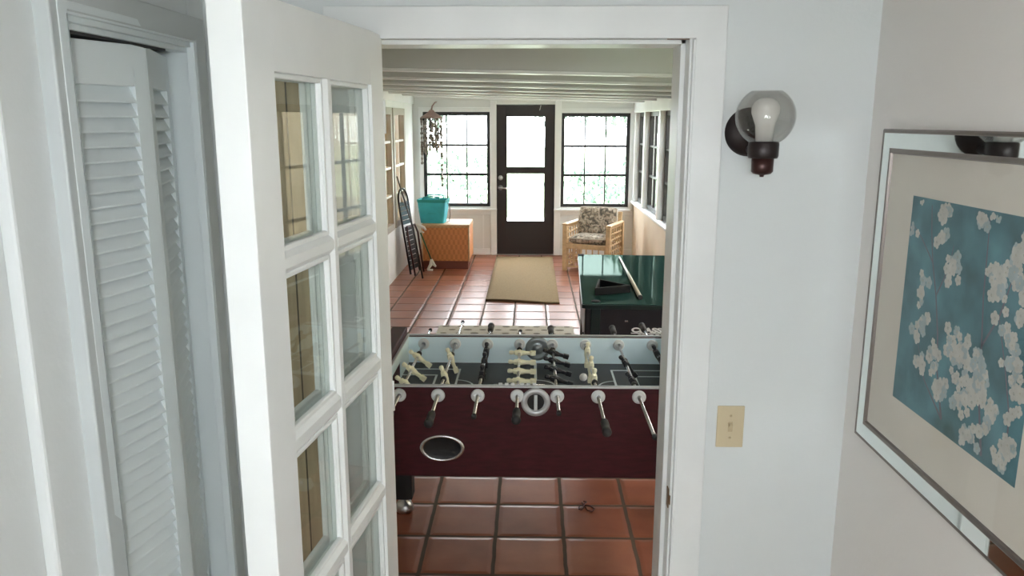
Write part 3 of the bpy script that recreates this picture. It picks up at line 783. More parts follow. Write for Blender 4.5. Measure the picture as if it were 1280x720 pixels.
MB().tube([(0.0, -0.05, 1.5), (1.2, -0.05, 0.6)], 0.04, 8).build('brace', M['fence'], fe)
wf = thing('board_fence', 'tan board fence standing close outside the right sunroom windows', 'fence', (2.75, 1.0, -0.2))
MB().box(0, 0.025, 0, 9.2, 0.05, 2.9).build('boards', M['fenceboard'], wf)
for yy in (0.2, 2.4, 4.6, 6.8, 9.0): MB().box(0.025, 0.115, yy - 0.045, yy + 0.045, 0, 2.85).build('post', M['fenceboard'], wf, bevel=0.004)
for zz in (0.5, 2.4): MB().box(0.025, 0.065, 0, 9.2, zz, zz + 0.09).build('rail', M['fenceboard'], wf)
pl = thing('young_plant', 'thin leafy sprig outside the bottom of the right grid window', 'plant', (0.98, 11.6, -0.02))
b = MB()
for k, (dx, hh) in enumerate(((-0.12, 0.82), (0.05, 1.0), (0.2, 0.85), (0.32, 0.95))):
    b.tube([(dx * 0.3, 0, 0), (dx * 0.7, 0, hh * 0.5), (dx, 0, hh)], 0.006, 6)
b.build('stems', M['hedge'], pl)
b = MB(); rnd = random.Random(5)
for dx, hh in ((-0.12, 0.82), (0.05, 1.0), (0.2, 0.85), (0.32, 0.95)): leafy(b, (dx, 0, hh - 0.08), 0.09, 16, 0.05, rnd)
b.build('leaves', M['hedge'], pl)

# ------------------------------------------------------------------ foosball table
FX, FY = 0.027, 2.815            # table centre X, front face Y
ZTOPT, ZB_ = 0.87, 0.505
HL, DP = 0.665, 0.735            # half length, depth
ft = thing('foosball_table', 'burgundy foosball table with steel rods and a black playfield', 'foosball table', (FX, FY, 0))
SLP = radians(0.0)
HZ = 0.832
thk = 0.032
ETH = 0.075
fp = MB()
fp.box(-HL, HL, 0, thk, ZB_, ZTOPT - 0.006)
front = fp.build('front_panel', M['burg'], ft, bevel=0.004)
MB().box(-HL, HL, DP - thk, DP, ZB_, ZTOPT - 0.006).build('back_panel', M['burg'], ft, bevel=0.004)
for sx in (-1, 1):
    MB().box(min(sx * HL, sx * (HL - ETH)), max(sx * HL, sx * (HL - ETH)), thk, DP - thk, ZB_, ZTOPT - 0.006).build('end_panel', M['burg'], ft, bevel=0.004)
    MB().box(min(sx * HL, sx * (HL - ETH + 0.006)), max(sx * HL, sx * (HL - ETH + 0.006)), 0.0, DP, ZTOPT - 0.006, 0.903).build('end_cap_board', M['burg'], ft, bevel=0.004)
MB().box(-HL + ETH, HL - ETH, thk, DP - thk, ZB_ + 0.005, ZB_ + 0.02).build('bottom_board', M['rubber'], ft)
b = MB(); zr = ZTOPT - 0.006
XI = HL - ETH
b.box(-XI - 0.005, XI + 0.005, -0.003, thk * 0.55, zr, ZTOPT).box(-XI - 0.005, XI + 0.005, DP - thk * 0.55, DP + 0.003, zr, ZTOPT)
b.box(-XI - 0.005, -XI + 0.006, thk * 0.55, DP - thk * 0.55, zr, ZTOPT).box(XI - 0.006, XI + 0.005, thk * 0.55, DP - thk * 0.55, zr, ZTOPT)
b.build('rim_trim', M['rim'], ft, bevel=0.0015)
ix, iy0, iy1, zf = HL - ETH, thk, DP - thk, 0.742
t = 0.004
b = MB()
b.box(-ix, ix, iy1 - t, iy1, zf, zr).box(-ix, ix, iy0, iy0 + t, zf, zr)
for sx in (-1, 1):
    xa, xb = sorted((sx * ix, sx * (ix - t)))
    ym = (iy0 + iy1) / 2
    b.box(xa, xb, iy0 + t, ym - 0.10, zf, zr).box(xa, xb, ym + 0.10, iy1 - t, zf, zr).box(xa, xb, ym - 0.10, ym + 0.10, zf + 0.075, zr)
b.build('side_liner', M['inner'], ft)
b = MB().box(-ix, ix, iy0, iy1, zf - 0.012, zf); zl = zf + 0.0012; ym = (iy0 + iy1) / 2
def lin(xa, xb, ya_, yb_): b.box(xa, xb, ya_, yb_, zf - 0.001, zl, 1)
lin(-0.006, 0.006, iy0 + t, ym - 0.083); lin(-0.006, 0.006, ym + 0.083, iy1 - t)
def ring(cx_, cy_, r0, r1, a0, a1, n=40):
    vs = []; fs = []
    for i in range(n + 1):
        a = a0 + (a1 - a0) * i / n
        vs += [(cx_ + r0 * cos(a), cy_ + r0 * sin(a), zl), (cx_ + r1 * cos(a), cy_ + r1 * sin(a), zl)]
    for i in range(n): fs.append((2 * i, 2 * i + 1, 2 * i + 3, 2 * i + 2))
    b.add(vs, fs, 1)
ring(0, ym, 0.08, 0.09, 0, 2 * pi)
for sx in (-1, 1):
    for dx, hy_ in ((0.245, 0.235), (0.150, 0.150)):
        xe = sx * ix; xi = sx * (ix - dx)
        lo, hi = sorted((xe, xi))
        lin(lo, hi, ym + hy_ - 0.009, ym + hy_); lin(lo, hi, ym - hy_, ym - hy_ + 0.009)
        lo, hi = sorted((xi, xi - sx * 0.009)); lin(lo - 0.0, hi + 0.0, ym - hy_, ym + hy_)
    cx_ = sx * (ix - 0.245)
    ring(cx_ - sx * 0.0, ym, 0.075, 0.083, (pi / 2 if sx > 0 else -pi / 2), (3 * pi / 2 if sx > 0 else pi / 2))
b.build('playfield', [M['field'], M['line']], ft)
# serve rings, front and inside back
Tf = TR((-0.003, 0.0, 0.809)) @ RX(pi / 2)
MB().lathe([(0.0, 0.0005), (0.030, 0.0005), (0.034, 0.004), (0.036, 0.011), (0.050, 0.009), (0.055, 0.004), (0.055, -0.001)], Tf, 40).build('serve_ring', M['rim'], front)
MB().lathe([(0.0, 0.002), (0.033, 0.002)], Tf, 32).build('serve_cup', M['pocket'], front)
MB().box(-0.009, 0.003, -0.008, -0.003, 0.777, 0.838).build('serve_tab', M['bearing'], front, bevel=0.001)
Tb = TR((0.010, iy1 - t, 0.812)) @ RX(pi / 2)
MB().lathe([(0.0, 0.014), (0.012, 0.014), (0.020, 0.006), (0.032, 0.003), (0.040, 0.006), (0.054, 0.006), (0.057, 0.0)], Tb, 40).build('inner_serve_cup', M['cupgrey'], ft)
# ball return
Tg = TR((-0.357, 0.0, 0.623)) @ RX(pi / 2) @ Matrix.Diagonal((1.0, 0.62, 1.0, 1.0))
MB().lathe([(0.070, 0.001), (0.070, 0.006), (0.073, 0.011), (0.082, 0.011), (0.087, 0.006), (0.087, -0.001)], Tg, 48).build('ball_return_ring', M['chrome'], front)
MB().lathe([(0.071, 0.0045), (0.06, 0.002), (0.0, 0.0012)], Tg, 40).build('ball_return_cup', M['pocket'], front)
# score beads on the front rim line
sb = MB().tube([(-0.16, 0.010, ZTOPT + 0.004), (0.03, 0.010, ZTOPT + 0.004)], 0.0016, 8)
sb.build('score_wire', M['rod'], ft)
for k in range(6):
    MB().cbox((-0.135 + k * 0.023 + (0.012 if k > 2 else 0), 0.010, ZTOPT + 0.005), (0.014, 0.008, 0.009)).build('score_bead', M['bearing'], ft, bevel=0.0015)
# legs with levellers
for sx in (-1, 1):
    for yy in (0.050, DP - 0.046):
        lx = sx * (HL - 0.040)
        lg = MB().prism([(lx - 0.045, yy - 0.045), (lx + 0.045, yy - 0.045), (lx + 0.045, yy + 0.045), (lx - 0.045, yy + 0.045)], 0.075, ZB_ + 0.05)
        lo = lg.build('leg', M['rubber'], ft, bevel=0.006)
        MB().lathe([(0, 0.0), (0.036, 0.0), (0.044, 0.008), (0.044, 0.022), (0.034, 0.046), (0.012, 0.056), (0.011, 0.08), (0, 0.08)], TR((lx, yy, 0)), 28).build('leveller', M['satin'], lo)

def player_mesh():
    b = MB()
    # local: z up the figure, rod along Y through origin, head at +z, foot at -z, faces +x
    b.lathe([(0.0, 0.046), (0.006, 0.0455), (0.0092, 0.041), (0.0096, 0.035), (0.0082, 0.028), (0.0060, 0.024)], None, 14)
    b.tube([(0, 0, 0.026), (0, 0, 0.018), (0, 0, 0.006), (0, 0, -0.014), (0, 0, -0.030), (0.0, 0, -0.050)], [0.0065, 0.0105, 0.0135, 0.0125, 0.0085, 0.0072], 14)
    b.cbox((0, 0, 0.0135), (0.016, 0.031, 0.014))
    b.tube([(0, -0.0155, 0.0), (0, 0.0155, 0.0)], 0.0125, 16)
    b.prism([(-0.0085, -0.011), (0.0105, -0.011), (0.0105, 0.011), (-0.0085, 0.011)], -0.072, -0.048)
    b.prism([(-0.006, -0.009), (0.007, -0.009), (0.007, 0.009), (-0.006, 0.009)], -0.050, -0.030)
    return b
PM = {}
for key in ('cream_p', 'black_p'):
    o = player_mesh().build('player', M[key], None, bevel=0.0025); PM[key] = o.data; MODS = True
    bpy.data.objects.remove(o)
def player(parent, key, y, ang):
    o = bpy.data.objects.new('player', PM[key]); COL.objects.link(o); o.parent = parent
    o.location = (0, y - FY, 0); o.rotation_euler = (0, ang, 0)
    md = o.modifiers.new('edge', 'BEVEL'); md.width = 0.002; md.segments = 2; md.limit_method = 'ANGLE'; md.angle_limit = radians(40)
    return o
# X of rod, colour, angle about Y (0 = upright, positive tips the head to +X), players' Y, front end, back end, handle side
rods = [
    (-0.488, 'cream_p', radians(-52), (3.306, 3.124, 2.95), 2.53, 3.751, 'f'),
    (-0.342, 'cream_p', radians(-20), (3.298, 3.045), 2.528, 3.913, 'f'),
    (-0.193, 'black_p', radians(4), (3.387, 3.232, 3.059), 2.606, 3.852, 'b'),
    (-0.045, 'cream_p', radians(-88), (3.379, 3.240, 3.115, 2.992, 2.870), 2.565, 3.74, 'f'),
    (0.104, 'black_p', radians(-73), (3.383, 3.262, 3.140, 3.015, 2.890), 2.644, 3.812, 'b'),
    (0.257, 'cream_p', radians(3), (3.399, 3.188, 3.020), 2.465, 3.70, 'f'),
    (0.409, 'black_p', radians(-38), (3.225, 3.000), 2.435, 3.82, 'b'),
    (0.563, 'black_p', radians(-25), (3.375, 3.20, 3.02), 2.50, 3.873, 'b'),
]
for X, key, ang, ys, yf, yb_, hs in rods:
    rd = MB().tube([(0, yf - FY, 0), (0, yb_ - FY, 0)], 0.0062, 14).build('rod', M['rod'], ft)
    rd.location = (X - FX, 0, HZ)
    for y in ys: player(rd, key, y, ang)
    fy, by = yf - FY, yb_ - FY
    g = MB()
    if hs == 'f':
        prof = [(0.0, 0.0), (0.014, 0.0), (0.0165, 0.006), (0.0165, 0.02), (0.0135, 0.03), (0.0145, 0.055), (0.0150, 0.08), (0.0135, 0.10), (0.0095, 0.112), (0.0066, 0.114)]
        g.lathe(prof, TR((0, fy - 0.004, 0)) @ RX(-pi / 2), 10)
        g.build('handle', M['rubber'], rd)
        MB().lathe([(0, 0), (0.0085, 0), (0.0095, 0.004), (0.0085, 0.018), (0, 0.018)], TR((0, by + 0.012, 0)) @ RX(pi / 2), 14).build('end_cap', M['rubber'], rd)
    else:
        prof = [(0.0, 0.0), (0.014, 0.0), (0.0165, 0.006), (0.0165, 0.02), (0.0135, 0.03), (0.0145, 0.055), (0.0150, 0.08), (0.0135, 0.10), (0.0095, 0.112), (0.0066, 0.114)]
        g.lathe(prof, TR((0, by + 0.004, 0)) @ RX(pi / 2), 10)
        g.build('handle', M['rubber'], rd)
        MB().lathe([(0, 0), (0.0085, 0), (0.0095, 0.004), (0.0085, 0.018), (0, 0.018)], TR((0, fy - 0.012, 0)) @ RX(-pi / 2), 14).build('end_cap', M['rubber'], rd)
    for (yy, sg) in ((-0.0, 1), (DP - thk - t, 1)):
        T = TR((X - FX, yy, HZ)) @ RX(pi / 2)
        MB().lathe([(0.0064, 0.004), (0.010, 0.011), (0.0125, 0.011), (0.0135, 0.006), (0.019, 0.0085), (0.0235, 0.0065), (0.026, 0.002), (0.026, -0.001)], T, 28).build('rod_bearing', M['bearing'], ft)
    # dark bumpers on the rod
    for yy in (max(ys) + 0.045, min(ys) - 0.045):
        bm_ = MB()
        if 2.86 < yy < 3.49: bm_.lathe([(0.0063, -0.009), (0.0115, -0.008), (0.0125, 0), (0.0115, 0.008), (0.0063, 0.009)], TR((0, yy - FY, 0)) @ RX(pi / 2), 16)
        if bm_.v: bm_.build('bumper', M['rubber'], rd)
tag(MB().sphere((0.232, 3.262, zf + 0.0175), 0.0172, 20, 14).build('ball', M['ball']), 'white ball on the black playfield beside the upright cream players', 'ball')
tag(MB().tube([(0.262, 3.60, 0.003), (0.268, 3.575, 0.003), (0.300, 3.568, 0.003), (0.318, 3.535, 0.003), (0.305, 3.508, 0.003), (0.283, 3.520, 0.003), (0.276, 3.55, 0.003), (0.262, 3.568, 0.0055), (0.245, 3.555, 0.003), (0.243, 3.53, 0.003), (0.256, 3.523, 0.003), (0.266, 3.545, 0.003), (0.272, 3.58, 0.006), (0.285, 3.605, 0.003), (0.270, 3.612, 0.003)], 0.003, 8).build('string_loop', M['strings']),
    'small dark red loop of string on the tile under the foosball table', 'string')

# ------------------------------------------------------------------ green topped game table
PT = thing('game_table', 'black game table with a shiny dark green top and white lettering', 'game table', (0.300, 4.480, 0), radians(-2.5))
PW, PD, PZ = 1.02, 1.745, 0.80
def rrect(x0_, x1_, y0_, y1_, r, n=6):
    out = []
    for cx_, cy_, a0 in ((x1_ - r, y1_ - r, 0), (x0_ + r, y1_ - r, pi / 2), (x0_ + r, y0_ + r, pi), (x1_ - r, y0_ + r, 1.5 * pi)):
        for k in range(n + 1): out.append((cx_ + r * cos(a0 + pi / 2 * k / n), cy_ + r * sin(a0 + pi / 2 * k / n)))
    return out
MB().prism(rrect(0, PW, 0, PD, 0.025), PZ - 0.028, PZ - 0.004).build('top_board', M['poolrim'], PT, bevel=0.003)
MB().prism(rrect(0.006, PW - 0.006, 0.006, PD - 0.006, 0.022), PZ - 0.004, PZ).build('playing_surface', M['greentop'], PT)
cab = MB().box(0.02, PW - 0.02, 0.03, PD - 0.03, PZ - 0.34, PZ - 0.028).build('cabinet', M['poolblk'], PT, bevel=0.012)
for xa in (0.055, PW - 0.11): MB().box(xa, xa + 0.055, 0.018, 0.032, PZ - 0.34, PZ - 0.03).build('corner_strip', M['poolrim'], cab, bevel=0.004)
for lx, sx in ((0.10, -1), (PW - 0.10, 1)):
    for ly in (0.13, PD - 0.13):
        MB().prism([(lx - 0.07, ly - 0.07), (lx + 0.07, ly - 0.07), (lx + 0.07, ly + 0.07), (lx - 0.07, ly + 0.07)], 0.03, PZ - 0.34).box(lx - 0.09, lx + 0.09, ly - 0.09, ly + 0.09, 0.0, 0.04).build('leg', M['poolblk'], PT, bevel=0.01)
MB().lathe([(0, 0.0), (0.026, 0.0), (0.026, 0.003), (0.022, 0.005), (0, 0.005)], TR((0.085, 0.075, PZ)), 24).build('corner_pad', M['rubber'], PT)
MB().box(0.002, 0.05, PD - 0.05, PD - 0.005, PZ, PZ + 0.006).build('corner_clip', M['rubber'], PT, bevel=0.002)
MB().box(0.252, 0.272, 0.022, 0.031, PZ - 0.108, PZ - 0.100).build('latch', M['chrome'], cab, bevel=0.001)
def text_part(name, body, loc, size, parent, sx=1.0, shear=0.0):
    cu = bpy.data.curves.new(name, 'FONT'); cu.body = body; cu.size = size; cu.extrude = 0.001; cu.offset = size * 0.05; cu.shear = shear
    to = bpy.data.objects.new(name + '_tmp', cu); COL.objects.link(to)
    dg = bpy.context.evaluated_depsgraph_get(); dg.update()
    me = bpy.data.meshes.new_from_object(to.evaluated_get(dg))
    bpy.data.objects.remove(to)
    me.transform(Matrix.Diagonal((sx, 1, 1, 1)))
    me.materials.clear(); me.materials.append(M['white_ink'])
    o = bpy.data.objects.new(name, me); COL.objects.link(o); o.parent = parent
    o.location = loc; o.rotation_euler = (pi / 2, 0, 0)
    return o
text_part('upper_lettering', 'CLASSIC', (0.294, 0.0285, 0.630), 0.037, cab, 1.72)
text_part('lower_lettering', 'SPORT', (0.330, 0.0285, 0.590), 0.037, cab, 1.55)
MB().box(0.292, 0.60, 0.0275, 0.0305, 0.6215, 0.6255).build('lettering_rule', M['white_ink'], cab)
# cue and triangle
tag(MB().tube([(0.655, 4.60, PZ + 0.0145), (0.690, 6.05, PZ + 0.0095)], [0.0135, 0.0065], 14).tube([(0.6545, 4.592, PZ + 0.0147), (0.6552, 4.612, PZ + 0.0147)], 0.0139, 14, mi=1).build('pool_cue', [M['cue'], M['rubber']]),
    'pale wooden cue lying on the shiny green table top', 'pool cue')
tri = MB()
A, B_, C_ = Vector((0.395, 4.70, 0)), Vector((0.440, 5.00, 0)), Vector((0.622, 4.80, 0))
cen = (A + B_ + C_) / 3
def ins(p, d): return p + (cen - p).normalized() * d
outer = [A, C_, B_]; inner_ = [ins(p, 0.030) for p in outer]
z0_, z1_ = PZ + 0.0005, PZ + 0.048
n3 = 3
vs = [Vector((p.x, p.y, z)) for z in (z0_, z1_) for p in outer] + [Vector((p.x, p.y, z)) for z in (z0_, z1_) for p in inner_]
fs = []
for i in range(3):
    j = (i + 1) % 3
    fs += [(i, j, 3 + j, 3 + i), (6 + i, 9 + i, 9 + j, 6 + j), (3 + i, 3 + j, 9 + j, 9 + i), (i, 6 + i, 6 + j, j)]
tri.add(vs, fs)
tag(tri.build('ball_rack', M['rackblk'], bevel=0.004), 'black triangular ball rack on the shiny green table top', 'ball rack')

# ------------------------------------------------------------------ floor mats
def coir_mat():
    nx, ny = 16, 40; x0_, x1_, y0_, y1_ = -0.462, 0.305, 7.92, 10.73
    top = []; b = MB(); vs = []
    for j in range(ny + 1):
        for i in range(nx + 1):
            u = i / nx; v = j / ny
            yy0 = y0_ + 0.12 * (1 - u) + 0.0
            if u > 0.45: yy0 = y0_ + 0.12 * (1 - u) - 0.015 * sin((u - 0.45) * 5.7)
            x = x0_ + (x1_ - x0_) * u; y = yy0 + (y1_ - yy0) * v
            z = 0.013 + 0.012 * math.exp(-((v) / 0.03) ** 2) * (0.5 + 0.5 * sin(u * 5))
            vs.append((x, y, z))
    n = len(vs); vs += [(x, y, 0.001 if 0 < v_i else 0.001) for v_i, (x, y, z) in enumerate(vs)]
    fs = []
    W_ = nx + 1
    for j in range(ny):
        for i in range(nx): fs.append((j * W_ + i, j * W_ + i + 1, (j + 1) * W_ + i + 1, (j + 1) * W_ + i))
    b.add(vs[:n], fs, 0, True)
    def skirt(idx):
        pts = [vs[i] for i in idx]; low = [(x, y, 0.001) for x, y, z in pts]
        m_ = len(pts); b.add(pts + low, [(i, i + 1, m_ + i + 1, m_ + i) for i in range(m_ - 1)], 1)
    skirt(range(0, nx + 1)); skirt(range(ny * W_, ny * W_ + nx + 1)); skirt(range(0, (ny + 1) * W_, W_)); skirt(range(nx, (ny + 1) * W_, W_))
    return b
tag(coir_mat().build('door_mat', [M['coir'], M['coir_edge']]), 'long tan coir mat on the tiles in front of the dark far door', 'mat')
rg = MB().prism(rrect(-0.825, 0.392, 6.42, 6.99, 0.01, 2), 0.0005, 0.010)
sp_ = MB(); rnd = random.Random(9)
for i in range(9):
    for j in range(5):
        c = (-0.76 + i * 0.137 + (0.068 if j % 2 else 0), 6.955 - j * 0.115)
        if c[0] > 0.36: continue
        k = 14; rr = rnd.uniform(0.022, 0.034)
        vs = [(c[0] + rr * 1.25 * cos(2 * pi * q_ / k), c[1] + rr * 0.8 * sin(2 * pi * q_ / k), 0.0112) for q_ in range(k)]
        sp_.add(vs, [tuple(range(k))])
rb = b = MB(); rb.v, rb.f, rb.mi, rb.sm = list(rg.v), list(rg.f), list(rg.mi), list(rg.sm)
rb.add(sp_.v, sp_.f, 1)
tag(rb.build('spotted_rug', [M['brug'], M['brugspot']]), 'beige rug with dark spots just behind the foosball table', 'rug')

# ------------------------------------------------------------------ wicker chest and teal tote
ch = thing('wicker_chest', 'brown wicker chest against the far wall under the left window', 'chest', (-1.062, 9.83, 0))
MB().box(-0.300, 0.297, 0, 0.60, 0.105, 0.545).build('body', M['wicker'], ch, bevel=0.006)
MB().box(-0.306, 0.303, -0.006, 0.606, 0.525, 0.566).build('lid', M['wickertop'], ch, bevel=0.008)
MB().box(-0.300, 0.280, 0.006, 0.59, 0.0, 0.105).build('plinth', M['plinth'], ch, bevel=0.004)
b = MB()
for xx, yy in ((-0.296, 0.0), (0.293, 0.0), (0.293, 0.59)): MB().tube([(xx, yy, 0.10), (xx, yy, 0.53)], 0.011, 8).build('corner_cane', M['rattan'], ch)
tb = thing('tote_bag', 'teal tapered tote bag standing on the wicker chest', 'bag', (-1.235, 10.06, 0.567), radians(-6))
def taper_shell(w0, d0, w1, d1, h, n=5):
    b = MB(); ringsv = []
    def rr_(w_, d_, z): return [Vector((x, y, z)) for x, y in rrect(-w_ / 2, w_ / 2, -d_ / 2, d_ / 2, 0.03, n)]
    lv = [rr_(w0, d0, 0), rr_((w0 + w1) / 2 + 0.006, (d0 + d1) / 2 + 0.006, h * 0.5), rr_(w1, d1, h), rr_(w1 - 0.014, d1 - 0.014, h), rr_(w0 - 0.014, d0 - 0.014, 0.01)]
    k = len(lv[0]); vs = [p for r_ in lv for p in r_]
    fs = [tuple(range(k))[::-1]]
    for i in range(len(lv) - 1):
        for j in range(k): fs.append((i * k + j, i * k + (j + 1) % k, (i + 1) * k + (j + 1) % k, (i + 1) * k + j))
    fs.append(tuple(range((len(lv) - 1) * k, len(lv) * k)))
    b.add(vs, fs); return b
taper_shell(0.30, 0.20, 0.365, 0.26, 0.295).build('bag_body', M['teal'], tb)
b = MB(); b.prism(rrect(-0.185, 0.185, -0.133, 0.133, 0.03), 0.262, 0.298)
taper_shell(0.362, 0.257, 0.374, 0.269, 0.038).build('hem', M['tealdk'], tb, loc=(0, 0, 0.262))
MB().tube([(-0.11, -0.133, 0.285), (-0.10, -0.11, 0.325), (0.0, -0.09, 0.338), (0.10, -0.11, 0.325), (0.11, -0.133, 0.285)], 0.009, 8).build('handle', M['tealdk'], tb)
MB().tube([(-0.11, 0.133, 0.285), (-0.10, 0.12, 0.335), (0.0, 0.10, 0.345), (0.10, 0.12, 0.335), (0.11, 0.133, 0.285)], 0.009, 8).build('handle', M['teal'], tb)
MB().box(-0.045, 0.055, -0.127, -0.121, 0.11, 0.19, T=RX(radians(-5.5))).build('patch', M['tealdk'], tb, bevel=0.002)
MB().tube([(0.17, 0.03, 0.26), (0.205, 0.03, 0.20), (0.21, 0.03, 0.09), (0.195, 0.03, 0.012), (0.165, 0.03, 0.006)], 0.005, 8).build('cord', M['wire'], tb)

# ------------------------------------------------------------------ things leaning at the left wall
fc = thing('folded_chair', 'black folded lawn chair leaning against the left wall beside the wicker chest', 'chair', (-1.395, 9.47, 0), radians(-14))
def arc(c, r, a0, a1, n, f): return [f(c[0] + r * cos(a0 + (a1 - a0) * i / n), c[1] + r * sin(a0 + (a1 - a0) * i / n)) for i in range(n + 1)]
def lean(y, z, off=0.0):   # plane leaning on the left wall: x from z
    return Vector((-0.02 - 0.13 * z + off, y, z))
pts = [lean(-0.10, 0.02), lean(-0.14, 0.75)] + arc((0.0, 0.90), 0.14, pi, 0, 10, lambda y, z: lean(y, z)) + [lean(0.14, 0.75), lean(0.19, 0.02)]
MB().tube(pts, 0.012, 10).build('back_frame', M['darkfab'], fc)
pts = [lean(-0.13, 0.012, 0.07), lean(-0.15, 0.5, 0.06), lean(-0.12, 0.60, 0.05), lean(0.12, 0.60, 0.05), lean(0.16, 0.5, 0.06), lean(0.14, 0.012, 0.07)]
MB().tube(pts, 0.012, 10).build('leg_frame', M['maroon'], fc)
b = MB()
for k in range(5):
    za = 0.62 + k * 0.055; b.add([lean(-0.135, za, 0.006), lean(0.135, za, 0.006), lean(0.135, za + 0.046, 0.006), lean(-0.135, za + 0.046, 0.006), lean(-0.135, za, 0.002), lean(0.135, za, 0.002), lean(0.135, za + 0.046, 0.002), lean(-0.135, za + 0.046, 0.002)], [(0, 1, 2, 3), (7, 6, 5, 4), (0, 4, 5, 1), (1, 5, 6, 2), (2, 6, 7, 3), (3, 7, 4, 0)])
b.build('back_webbing', M['dkteal'], fc)
b = MB()
for k in range(9):
    za = 0.08 + k * 0.058; b.add([lean(-0.14, za, 0.03), lean(0.14, za, 0.03), lean(0.14, za + 0.052, 0.03), lean(-0.14, za + 0.052, 0.03), lean(-0.14, za, 0.026), lean(0.14, za, 0.026), lean(0.14, za + 0.052, 0.026), lean(-0.14, za + 0.052, 0.026)], [(0, 1, 2, 3), (7, 6, 5, 4), (0, 4, 5, 1), (1, 5, 6, 2), (2, 6, 7, 3), (3, 7, 4, 0)])
b.build('seat_webbing', M['darkfab'], fc)
b = MB()
for yy in (-0.06, -0.02, 0.02): b.tube([lean(yy - 0.03, 0.98, 0.02), lean(yy, 0.90, 0.025), lean(yy + 0.03, 0.84, 0.02)], 0.006, 8)
b.build('pale_strut', M['satin'], fc)
st_ = MB().tube([(-1.530, 9.10, 1.215), (-1.365, 9.17, 0.60), (-1.275, 9.21, 0.004)], [0.008, 0.010, 0.011], 10)
tag(st_.build('black_pole', M['black']), 'thin black pole leaning in the left corner in front of the folded chair', 'pole')
gr = thing('reaching_tool', 'green pole tool with a white grip and white foot leaning by the wicker chest', 'tool', (-1.235, 9.755, 0))
MB().tube([(-0.135, 0, 0.49), (0.0, 0, 0.13)], 0.009, 10).build('shaft', M['green'], gr)
b = MB(); b.tube([(-0.135, 0, 0.475), (-0.150, 0, 0.56)], 0.016, 10).tube([(-0.195, 0.0, 0.575), (-0.150, 0, 0.568), (-0.085, 0, 0.540), (-0.060, 0, 0.505)], [0.014, 0.02, 0.018, 0.012], 10)
b.tube([(-0.135, 0, 0.50), (-0.085, 0, 0.475)], 0.008, 8)
b.build('grip', M['whitepl'], gr)
b = MB(); b.tube([(0.0, 0, 0.14), (-0.01, 0, 0.07), (-0.045, -0.03, 0.012)], [0.016, 0.022, 0.014], 10).tube([(0.0, 0, 0.14), (0.03, 0, 0.07), (0.055, 0.0, 0.045)], [0.014, 0.02, 0.012], 10)
b.tube([(-0.05, -0.04, 0.012), (0.02, -0.04, 0.012)], 0.012, 10)
b.build('foot', M['whitepl'], gr)

# ------------------------------------------------------------------ rattan armchair
AC = thing('rattan_armchair', 'rattan armchair with lattice sides and floral cushions in the far right corner', 'armchair', (0.685, 9.66, 0), radians(-23))
WA, DA = 0.60, 0.60
def lattice(b, xs_, y0_, y1_, za, zb, ny, nz, r=0.009):
    for i in range(ny + 1):
        y = y0_ + (y1_ - y0_) * i / ny; b.box(xs_ - r * 0.7, xs_ + r * 0.7, y - r, y + r, za, zb)
    for j in range(nz + 1):
        z = za + (zb - za) * j / nz; b.box(xs_ - r, xs_ + r, y0_, y1_, z - r, z + r)
for sx in (-1, 1):
    xs_ = sx * (WA / 2 - 0.02)
    b = MB(); lattice(b, xs_, 0.05, DA - 0.03, 0.05, 0.545, 6, 7); b.build('side_lattice', M['rattan'], AC)
    b = MB(); b.tube([(xs_, 0.005, 0.57), (xs_, 0.05, 0.578), (xs_, DA - 0.02, 0.578)], 0.024, 10).box(xs_ - 0.035, xs_ + 0.035, 0.0, DA - 0.03, 0.572, 0.592)
    b.build('arm_rest', M['rattan'], AC, bevel=0.004)
    for yy in (0.02, DA - 0.03):
        MB().box(xs_ - 0.028, xs_ + 0.028, yy - 0.025, yy + 0.025, 0, 0.57).build('leg', M['rattan'], AC, bevel=0.006)
b = MB(); b.box(-WA / 2 + 0.03, WA / 2 - 0.03, 0.0, 0.05, 0.285, 0.345).box(-WA / 2 + 0.03, WA / 2 - 0.03, DA - 0.06, DA - 0.02, 0.285, 0.345).box(-WA / 2 + 0.03, WA / 2 - 0.03, 0.05, DA - 0.06, 0.31, 0.335)
b.build('seat_frame', M['rattan'], AC, bevel=0.006)
b = MB()
for k in range(7):
    x = -WA / 2 + 0.06 + (WA - 0.12) * k / 6; b.box(x - 0.007, x + 0.007, 0.012, 0.026, 0.06, 0.29)
for z in (0.06, 0.14, 0.215): b.box(-WA / 2 + 0.04, WA / 2 - 0.04, 0.01, 0.028, z - 0.009, z + 0.009)
b.build('front_lattice', M['rattan'], AC)
TBk = TR((0, DA - 0.06, 0.34)) @ RX(radians(-12))
b = MB(); b.box(-WA / 2 + 0.03, -WA / 2 + 0.08, -0.02, 0.02, 0, 0.36, T=TBk).box(WA / 2 - 0.08, WA / 2 - 0.03, -0.02, 0.02, 0, 0.36, T=TBk).box(-WA / 2 + 0.03, WA / 2 - 0.03, -0.02, 0.02, 0.33, 0.37, T=TBk)
for k in range(7): x = -0.2 + 0.4 * k / 6; b.box(x - 0.008, x + 0.008, -0.008, 0.008, 0, 0.34, T=TBk)
b.build('back_frame', M['rattan'], AC, bevel=0.005)
